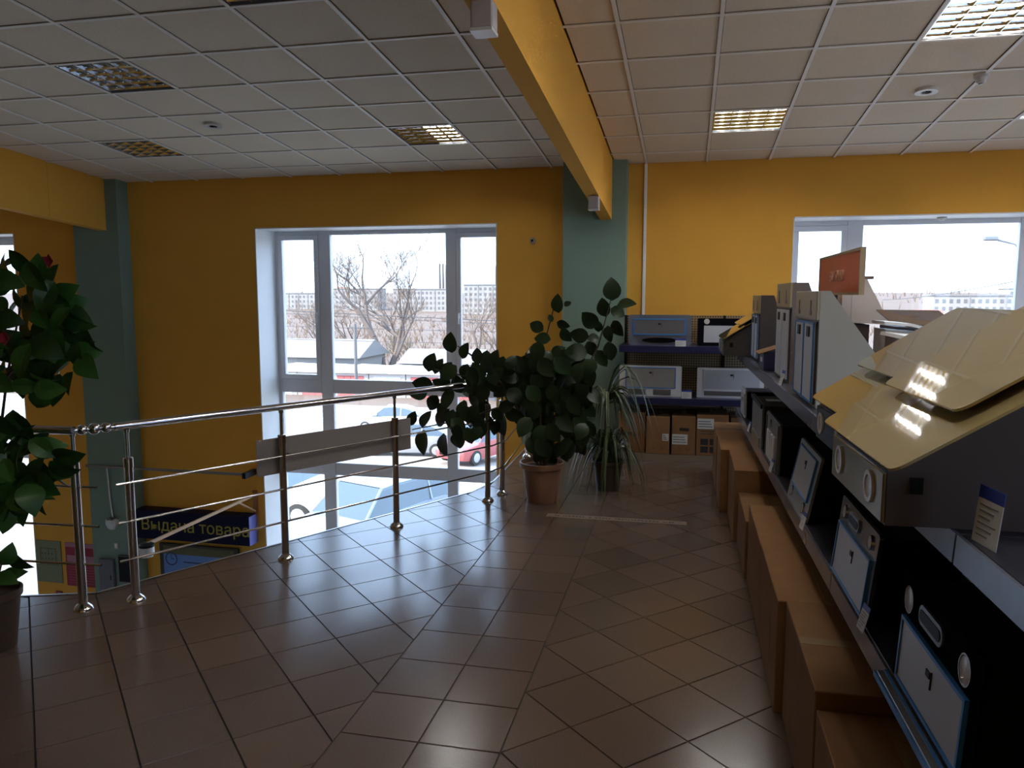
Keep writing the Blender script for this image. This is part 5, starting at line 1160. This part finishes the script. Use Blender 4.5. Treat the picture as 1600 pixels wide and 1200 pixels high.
sw = thing('light_switch', 'small pale switch on the left pillar', 'switch', (-6.895, 8.075, -1.53))
MB().cbox(0, .055, 0, .012, 0, .075, .003).build('plate', M_CREAM, sw)
MB().cbox(.012, .043, -.005, 0, .012, .063, .002).build('rocker', M_WHITE, sw)
cn = thing('cable_trunking', 'long pale cable trunking from the left pillar to the bracket', 'trunking', (-7.215, 8.06, -.49))
MB().cbox(0, 2.185, -.015, .015, -.015, .015, .003).build('trunking', mat('grey_trunking', (.22, .21, .20), .6), cn)
MB().cbox(2.15, 2.20, -.02, .22, -.05, .02, .003).build('end_clip', M_BLACK, cn)
dc = thing('dome_camera', 'white dome camera on a cable below the trunking', 'camera', (-6.884, 8.06, -1.20))
MB().lathe([(.045, .06), (.075, .05), (.08, .0), (.06, -.05), (.03, -.075), (.001, -.08)], 20).build('dome', M_HOODW, dc, True)
MB().tube([(0, .01, .05), (-.03, .01, .4), (-.045, .01, .72)], .010, 6).build('cable', M_HOODW, dc, True)
MB().box(-.03, .03, -.06, .02, .05, .075).build('mount', M_GREYM, dc)
br = thing('bracket_lamp', 'long wooden wall bracket with a white cup lamp at its end', 'bracket', (-5.041, WALL_Y, -.785))
M_WOODP = mat('varnished_wood_arm', (.42, .24, .12), .45, var=.15, vscale=3)
MB().cbox(-.015, .015, -1.94, 0, -.015, .015, .003).build('arm', M_WOODP, br)
MB().tube([(0, -.36, -.01), (0, -.02, -.20)], .012, 6).build('strut', M_WOODP, br)
MB().cbox(-.03, .03, -.02, 0, -.24, .05, .003).build('wall_plate', mat('orange_wood_plate', (.30, .11, .03), .5), br)
MB().lathe([(.055, -.10), (.07, -.06), (.07, .0), (.03, .02), (.001, .022)], 20, (0, -1.95, -.02)).build('cup_lamp', M_HOODW, br, True)
MB().lathe([(.071, -.012), (.071, .012), (.05, .024)], 20, (0, -1.95, -.01)).build('collar', M_BLACK, br, True)
# ---------------------------------------------------------------- outside
PROF = [(8.83, -4.25), (18, -4.5), (24, -4.9), (31, -5.45), (43, -6.45), (56, -6.9), (80, -6.9), (110, -7.2), (200, -7.8), (300, -8.2), (400, -8.6), (480, -6.0), (600, -1.0), (750, 4.0), (1000, 5.0)]
def gz(y):
    for (a, za), (c, zc) in zip(PROF, PROF[1:]):
        if a <= y <= c: return za + (zc - za) * (y - a) / (c - a)
    return PROF[-1][1] if y > PROF[-1][0] else PROF[0][1]
M_ASPH = mat('pale_dusty_asphalt', (.27, .245, .22), .9, var=.1, vscale=.8)
M_FIELD = mat('dry_brown_hillside', (.125, .085, .063), .95, var=.3, vscale=.08)
def ground(name, y0, y1, m, label, w):
    ys = sorted(set([y0, y1] + [p[0] for p in PROF if y0 < p[0] < y1]))
    mb = MB()
    for a, c in zip(ys, ys[1:]):
        mb.add([(-w(a), a, gz(a)), (w(a), a, gz(a)), (w(c), c, gz(c)), (-w(c), c, gz(c))], [(0, 1, 2, 3)])
    struct(mb.build(name, m), label, 'ground')
ground('ground_parking', 8.83, 56, M_ASPH, 'pale sunlit parking ground and street outside', lambda y: 60 + y)
MB_s = MB().add([(-90, -80, -4.25), (90, -80, -4.25), (90, 8.83, -4.25), (-90, 8.83, -4.25)], [(0, 1, 2, 3)])
struct(MB_s.build('ground_yard', M_ASPH), 'pale yard around the building', 'ground')
ground('ground_hillside', 56, 1000, M_FIELD, 'dry brown hillside across the valley', lambda y: 80 + y * 1.2)
sw_ = MB()
for k in range(3): sw_.box(-60, 30, 47.5 + k * 2.2, 47.9 + k * 2.2, gz(48) - .4, gz(48 + k * 2.2) + .03)
struct(sw_.build('trim_2', mat('pale_kerb', (.55, .52, .48), .9)), 'pale kerbs along the street', 'kerb')

def car(label, loc, rotz, paint, L=4.5, Wd=1.8, H=1.47, suv=False):
    t = thing('car', label, 'car', loc, rotz, 'parked cars outside')
    hw = Wd / 2
    # body loft: x, lower z, belt z, half width
    if suv: st = [(0, .42, .72, .74), (.08, .30, .90, .92), (.35, .26, 1.00, .98), (1.15, .24, 1.08, 1), (2.2, .24, 1.12, 1), (3.6, .26, 1.14, .99), (4.2, .30, 1.12, .95), (4.45, .40, .95, .84)]
    else: st = [(0, .38, .55, .72), (.08, .26, .70, .90), (.4, .22, .80, .97), (1.2, .20, .90, 1), (2.2, .20, .94, 1), (3.5, .22, .98, .99), (4.3, .28, .98, .93), (4.5, .38, .80, .80)]
    k = L / st[-1][0]
    mb = MB(); n = 8; base = 0
    for (x, zl, zb_, w) in st:
        w *= hw
        zm = zl + (zb_ - zl) * .55
        mb.v += [(x * k, -w * .9, zl), (x * k, -w, zm), (x * k, -w * .96, zb_ - .05), (x * k, -w * .82, zb_), (x * k, w * .82, zb_), (x * k, w * .96, zb_ - .05), (x * k, w, zm), (x * k, w * .9, zl)]
    for i in range(len(st) - 1):
        for j in range(n):
            a = i * n + j; c = i * n + (j + 1) % n
            mb.f.append((a, c, c + n, a + n))
    mb.f.append(tuple(range(n))); e = (len(st) - 1) * n; mb.f.append(tuple(e + j for j in range(n - 1, -1, -1)))
    mb.build('body', paint, t, True)
    # cabin
    if suv: g = [(1.15, 1.06, 1.06), (1.85, 1.10, H - .03), (2.3, 1.1, H), (3.4, 1.12, H - .01), (4.0, 1.12, H - .1), (4.32, 1.08, 1.08)]
    else: g = [(1.15, .88, .88), (1.95, .92, H - .05), (2.35, .93, H), (3.0, .95, H - .02), (3.5, .96, H - .14), (4.15, .97, .97)]
    mb = MB(); roof = MB()
    for (x, zb_, zt) in g:
        f = (zt - zb_) / (H - 1)
        wb, wt = hw * .90, hw * (.90 - .17 * min(1, f))
        mb.v += [(x * k, -wb, zb_ - .03), (x * k, -wt, zt), (x * k, wt, zt), (x * k, wb, zb_ - .03)]
        roof.v += [(x * k, -wt - .012, zt - .035), (x * k, -wt * .9, zt + .02), (x * k, wt * .9, zt + .02), (x * k, wt + .012, zt - .035)]
    for i in range(len(g) - 1):
        a = i * 4
        mb.f += [(a, a + 1, a + 5, a + 4), (a + 1, a + 2, a + 6, a + 5), (a + 2, a + 3, a + 7, a + 6)]
        if 1 <= i <= len(g) - 3:
            roof.f += [(a, a + 1, a + 5, a + 4), (a + 1, a + 2, a + 6, a + 5), (a + 2, a + 3, a + 7, a + 6)]
    mb.build('window_glass', mat('car_window_glass', (.06, .09, .12), .06, spec=.8), t)
    roof.build('roof', paint, t, True)
    for i in (1, 3):                                   # pillars
        for s in (-1, 1):
            x0, zb_, zt = g[i]; x1 = g[i - 1][0] if i == 1 else x0; 
            zb2 = g[i - 1][1] if i == 1 else zb_
            wt = hw * .735
            MB().tube([(x1 * k, s * hw * .905, zb2 - .02), (x0 * k, s * wt, zt)], .035, 5).build('pillar', paint, t)
    for x in (.85, 3.65):
        for s in (-1, 1):
            r = .35 if suv else .31
            w = MB().lathe([(r * .62, -.1), (r, -.09), (r, .09), (r * .62, .1)], 20, (x * k, s * (hw - .09), r), 'y').build('wheel', mat('tyre_rubber', (.03, .03, .03), .8), t, True)
            MB().lathe([(r * .64, -.105), (r * .6, -.11), (.02, -.09), (.02, .09), (r * .6, .11), (r * .64, .105)], 14, (x * k, s * (hw - .09), r), 'y').build('rim', mat('alloy_rim', (.5, .5, .52), .3, metal=.6), w, True)
    for s in (-1, 1):
        MB().cbox(.03, .28, s * hw * .62 - .16, s * hw * .62 + .16, (.78 if suv else .60), (.92 if suv else .70), .02).build('headlight', mat('headlight_lens', (.6, .62, .65), .1), t)
        MB().cbox(1.45 * k, 1.6 * k, s * (hw + .08) - .09, s * (hw + .08) + .09, 1.0, 1.13, .02).build('wing_mirror', paint, t)
    MB().cbox(-.02, .06, -.5, .5, .42, .62, .02).build('grille', M_BLACK, t)
    MB().box(L - .02, L + .005, -.26, .26, .62, .74).build('number_plate', M_HOODW, t)
    return t
P_WHITE = mat('white_car_paint', (.75, .76, .78), .25, coat=.5)
P_GREY = mat('blue_grey_car_paint', (.24, .28, .34), .22, coat=.6, metal=.3)
P_RED = mat('red_car_paint', (.40, .09, .09), .25, coat=.5)
P_SILV = mat('silver_car_paint', (.45, .45, .46), .25, coat=.5, metal=.4)
def at_ground(x, y): return (x, y, gz(y))
car('grey-blue off-road car parked close outside the tall window', at_ground(-8.0, 14.7), 1.2, P_GREY, 4.5, 1.85, 1.68, True)
car('white off-road car beside the grey-blue one, cut by the window jamb', at_ground(-9.05, 19.3), math.pi * .985, P_WHITE, 4.6, 1.9, 1.75, True)
car('white saloon passing on the street', at_ground(-19.6, 43.6), .12, P_WHITE, 4.5, 1.8, 1.47)
car('red hatchback seen through the right pane behind the leaves', at_ground(-9.5, 30.2), 1.15, P_RED, 4.1, 1.75, 1.5)
car('silver saloon half hidden by the grey railing board', at_ground(-14.6, 32.8), .2, P_SILV, 4.5, 1.8, 1.47)

# garages
def garage(label, x0, w, y, doorm, wallm):
    z = gz(y)
    t = thing('garage', label, 'garage', (x0, y, z), 0, 'garages across the street')
    MB().box(0, w, 0, 6, -.3, 2.0).build('wall', wallm, t)
    MB().prism([(-.03, 2.0), (w + .03, 2.0), (w + .03, 2.1), (-.03, 2.2)], -.3, 6.2, 'y').build('roof', mat('pale_roof_sheet', (.55, .53, .52), .8), t)
    d = MB().box(.4, w - .4, -.05, 0, 0, 1.75).build('door', doorm, t)
    for k in range(1, 4):
        xx = .4 + (w - .8) * k / 4
        MB().box(xx - .02, xx + .02, -.08, -.05, 0, 1.75).build('door_rib', doorm, d)
M_GW = mat('garage_plaster', (.50, .45, .42), .9, var=.1, vscale=1)
doors = [mat('red_garage_door', (.40, .10, .09), .6), mat('pale_garage_door', (.55, .50, .47), .6), mat('dark_garage_door', (.12, .12, .13), .6)]
order = [1, 0, 0, 1, 0, 0, 2, 1, 1, 2, 1]
glab = ['pale', 'red', 'red', 'pale', 'red', 'red', 'dark', 'pale', 'pale', 'dark', 'pale']
words = ['first', 'second', 'third', 'fourth', 'fifth', 'sixth', 'seventh', 'eighth', 'ninth', 'tenth', 'eleventh']
for i in range(11):
    garage('%s garage from the left across the street, with a %s door' % (words[i], glab[i]), -36 + i * 3.3, 3.2, 61, doors[order[i]], M_GW)
def house(label, x, y, w, d, h, rh, wallm, roofm):
    t = thing('house', label, 'house', (x, y, gz(y)), 0, 'small houses across the valley')
    MB().box(0, w, 0, d, -2, h).build('wall', wallm, t)
    MB().add([(-.4, -.4, h), (w + .4, -.4, h), (w + .4, d + .4, h), (-.4, d + .4, h), (-.4, d / 2, h + rh), (w + .4, d / 2, h + rh)], [(0, 1, 5, 4), (2, 3, 4, 5), (0, 4, 3), (1, 2, 5), (0, 3, 2, 1)]).build('roof', roofm, t)
    for q in (.2, .6):
        MB().box(w * q, w * (q + .18), -.05, 0, h * .35, h * .75).build('window', mat('house_window', (.12, .13, .15), .2), t)
M_HW = mat('pale_house_wall', (.24, .22, .20), .9); M_RR = mat('rust_red_roof', (.19, .085, .06), .8); M_GRR = mat('pale_grey_roof', (.19, .175, .165), .7)
house('white roofed shed just behind the garages, left pane', -39.5, 68.5, 9, 7, 2.6, 1.6, M_HW, M_GRR)
house('low shed with pale roof behind the garages near the big tree', -26.0, 68.5, 7, 6, 2.2, 1.2, M_HW, M_GRR)
hill = [('white', 'red', -.575, 300), ('cream', 'grey', -.55, 380), ('white', 'grey', -.535, 310), ('cream', 'red', -.50, 520), ('grey', 'grey', -.50, 320), ('white', 'red', -.475, 480), ('cream', 'grey', -.46, 360),
        ('white', 'grey', .10, 420), ('cream', 'red', .13, 300), ('grey', 'grey', .155, 500), ('white', 'red', .18, 380), ('cream', 'grey', .335, 290), ('white', 'grey', .37, 360), ('grey', 'red', .40, 300)]
spot = ['leftmost', 'second from the left', 'third from the left', 'fourth from the left', 'fifth from the left', 'sixth from the left', 'seventh from the left']
HWALL = {'white': M_HW, 'cream': mat('cream_house_wall', (.22, .18, .14), .9), 'grey': mat('grey_house_wall', (.16, .15, .145), .9)}
for i, (wc_, rc_, ang, y) in enumerate(hill):
    house('%s hillside house with %s roof, %s in the %s' % (wc_, rc_, spot[i % 7], 'left pane' if i < 7 else 'right window'), (y + 200) * ang, y + 200, 11 + i % 4, 9, 3.2 + (i % 3), 2.6, HWALL[wc_], M_RR if rc_ == 'red' else M_GRR)
house('red-roofed house standing alone in the right window', 61.5, 235, 7, 7, 3.4, 2.2, mat('salmon_wall', (.22, .125, .10), .9), M_RR)
def block(label, x, y, w, d, floors, nwin, rot=0):
    t = thing('apartment_block', label, 'building', (x, y, gz(y)), rot, 'apartment blocks on the far hill')
    h = floors * 2.9 + 1
    MB().box(0, w, 0, d, -4, h).build('wall', mat('white_block_wall', (.29, .27, .25), .9), t)
    MB().box(-.3, w + .3, -.3, d + .3, h, h + .6).build('roof', M_GRR, t)
    m = MB()
    for f in range(floors):
        for k in range(nwin):
            xx = w * (k + .25) / nwin
            m.box(xx, xx + w / nwin * .45, -.12, 0, 1.3 + f * 2.9, 2.7 + f * 2.9)
    wo = m.build('windows', mat('dark_block_window', (.13, .125, .125), .5), t); wo['kind'] = 'stuff'
    m = MB()
    for k in range(1, 4): m.box(w * k / 4 - .2, w * k / 4 + .2, -.2, 0, 0, h)
    m.build('joint_strips', M_HW, t)
def polar(ang_px, y):   # x for a bearing
    return y * ang_px
block('tall white apartment block seen in the right pane of the tall window', -118, 405, 32, 14, 5, 12)
block('white apartment block right of the big tree crown', -168, 430, 34, 14, 4, 14)
block('white apartment block partly behind the big tree', -212, 440, 30, 14, 4, 12)
block('white apartment block left of the big tree crown', -252, 450, 26, 14, 3, 10)
block('long white apartment block in the right window', 92, 330, 50, 14, 3, 20)
block('grey apartment block far off at the right window edge', 150, 420, 40, 14, 4, 14)
for i, (x, hh) in enumerate(((-201, 28), (-198.2, 28), (-195.4, 27), (-153, 26))):
    c = MB().lathe([(1.3, -2), (.8, hh)], 10, (0, 0, 0)).build('chimney_stack', mat('banded_chimney', (.14, .12, .115), .9), None, True, (x, 620, gz(620)))
    tag(c, ['leftmost of three tall smokestacks beside the window mullion', 'middle one of three tall smokestacks beside the window mullion', 'rightmost of three tall smokestacks beside the window mullion', 'lone smokestack in the right pane of the tall window'][i], 'smokestack', 'smokestacks on the horizon')

# bare trees
M_BARK = mat('grey_brown_bark', (.12, .09, .075), .9, var=.2, vscale=2)
M_TWIG = mat('pale_brown_twigs', (.17, .12, .09), .9)
def bare_tree(label, loc, height, seed, levels=6, trunk_r=.45, twig_m=None, spread=.55, group='bare trees outside', split=(2, 3)):
    R = random.Random(seed)
    wood, twig = MB(), MB()
    def grow(p, d, L, r, lev):
        nseg = 3 if lev > 2 else 2
        pts = [p]; rs = [r]; q = p.copy(); dd = d.copy()
        for i in range(nseg):
            dd = (dd + Vector((R.uniform(-1, 1), R.uniform(-1, 1), R.uniform(-.6, .9))) * .20).normalized()
            q = q + dd * L / nseg
            pts.append(q.copy()); rs.append(r * (1 - .35 * (i + 1) / nseg))
        (wood if lev > 2 else twig).tube(pts, rs, 6 if lev > 3 else (4 if lev > 2 else 3), caps=False)
        if lev <= 0: return
        for k in range(R.choice(split) + (1 if lev <= 2 else 0)):
            ax = Vector((R.uniform(-1, 1), R.uniform(-1, 1), R.uniform(-.25, .6))).normalized()
            nd = (dd + ax * R.uniform(spread * .8, spread * 1.7)).normalized()
            st_ = pts[-1] if k == 0 else pts[R.randint(1, nseg)]
            grow(st_.copy(), nd, L * R.uniform(.66, .86), max(.016, r * R.uniform(.48, .66)), lev - 1)
    t = thing('bare_tree', label, 'tree', loc, 0, group)
    for k in range(2):
        grow(Vector((0, 0, 0)), Vector((-.35 + .55 * k, R.uniform(-.2, .2), 1)).normalized(), height * .27, trunk_r * (.9 - .15 * k), levels)
    wood.build('trunk', M_BARK, t)
    tw = twig.build('twigs', twig_m or M_TWIG, t); tw['kind'] = 'stuff'
    return t
bare_tree('big bare tree with forked trunk filling the middle pane', (-30.2, 75, gz(75)), 16.5, 21, 7, .5, split=(2, 2, 3, 3))
bush = bare_tree('tangle of pale bare shoots at the foot of the big tree', (-29.3, 78, gz(78)), 5.5, 8, 5, .10, mat('straw_twigs', (.22, .16, .10), .9), .5)
labs = ['bare tree far left on the slope', 'bare tree second from the left on the slope', 'bare tree third from the left on the slope', 'bare tree just left of the big tree', 'bare tree behind the big tree on its left', 'bare tree behind the big tree on its right',
        'bare tree seen low in the right pane', 'bare tree higher in the right pane', 'bare tree left in the right window', 'bare tree in the middle of the right window', 'bare tree right in the right window', 'bare tree near the right window edge']
src = None
spots = [(-62, 105, .8), (-60, 120, .9), (-55, 112, .8), (-44, 96, .8), (-45, 115, 1.0), (-32, 118, 1.0), (-24, 100, .75), (-30, 140, 1.0), (28, 120, .5), (40, 130, .5), (52, 125, .5), (62, 118, .5)]
def copy_tree(o, parent=None):
    c = o.copy(); COL.objects.link(c); c.parent = parent
    for ch in o.children: copy_tree(ch, c)
    return c
src = bare_tree(labs[0], (spots[0][0], spots[0][1], gz(spots[0][1])), 12, 33, 5, .28, split=(2, 3))
src.scale = (.62,) * 3
for i in range(1, 12):
    x, y, s = spots[i]
    c = copy_tree(src); c['label'] = labs[i]
    c.location = (x, y, gz(y)); c.scale = (s, s, s); c.rotation_euler = (0, 0, i * 1.3)
# scrub covering the slope: uncountable
R = random.Random(77); mb = MB()
for i in range(2600):
    y = 82 + 260 * R.random() ** 1.5
    ang = R.uniform(-.66, -.14) if R.random() < .75 else R.uniform(.08, .42)
    x = y * math.tan(ang); h = R.uniform(.7, 2.4)
    if i % 4 == 0:
        y = R.uniform(440, 760); x = y * math.tan(ang); h = R.uniform(2.5, 7)
    for k in range(3):
        dx, dy = R.uniform(-.7, .7), R.uniform(-.5, .5)
        q = .05 + y / 3000; dx *= 1 + y / 250; mb.add([(x - q, y, gz(y)), (x + q, y, gz(y)), (x + dx, y + dy, gz(y) + h)], [(0, 1, 2)])
sc_ = mb.build('scrub', M_TWIG); tag(sc_, 'dry bare scrub scattered over the brown hillside', 'scrub'); sc_['kind'] = 'stuff'

# poles and wires
def lamp_post(label, x, y, h, arm):
    z = gz(y)
    t = thing('street_lamp', label, 'street lamp', (x, y, z))
    M_CON = mat('grey_concrete_pole', (.13, .125, .125), .9)
    MB().lathe([(.16, -.2), (.11, h)], 10).build('pole', M_CON, t, True)
    if arm:
        MB().tube([(0, 0, h - .3), (.12, 0, h + .4), (.08, 0, h + .9), (-.15, 0, h + 1.25), (-.75, 0, h + 1.42)], .04, 8).build('arm', M_GREYM, t, True)
        MB().cbox(-1.15, -.7, -.11, .11, h + 1.38, h + 1.54, .04).build('lamp_head', M_GREYM, t)
    else:
        MB().box(-.7, .7, -.05, .05, h - .35, h - .25).build('crossarm', M_CON, t)
        for s in (-.6, 0, .6): MB().lathe([(.04, h - .25), (.05, h - .1), (.02, h - .05)], 8, (s, 0, 0)).build('insulator', M_HOODW, t)
lamp_post('curved street lamp at the right window edge', 10.96, 30, 7.45, True)
lamp_post('thin wooden pole left in the middle pane', -26.6, 59.5, 6.2, False)
def wire(label, a, c, sag, r=.02):
    a, c = Vector(a), Vector(c)
    pts = [a.lerp(c, k / 12) - Vector((0, 0, sag * 4 * (k / 12) * (1 - k / 12))) for k in range(13)]
    o = MB().tube(pts, r, 4).build('overhead_wire', mat('dark_cable', (.06, .055, .06), .7)); tag(o, label, 'wire', 'overhead wires')
wire('topmost overhead wire crossing the tall window', (-36, 43, 1.3), (0, 43, -.15), .12, .022)
wire('second overhead wire crossing the tall window', (-36, 43.5, 1.1), (0, 43.5, -.35), .12, .016)
wire('third overhead wire crossing the tall window', (-36, 44, .0), (0, 44, -.6), .1, .014)
wire('lowest overhead wire crossing the tall window', (-36, 45, -.95), (0, 45, -1.3), .1, .014)
wire('slanting overhead wire in the right window', (15.7, 70, 1.25), (10.96, 30, 2.1), .15, .018)
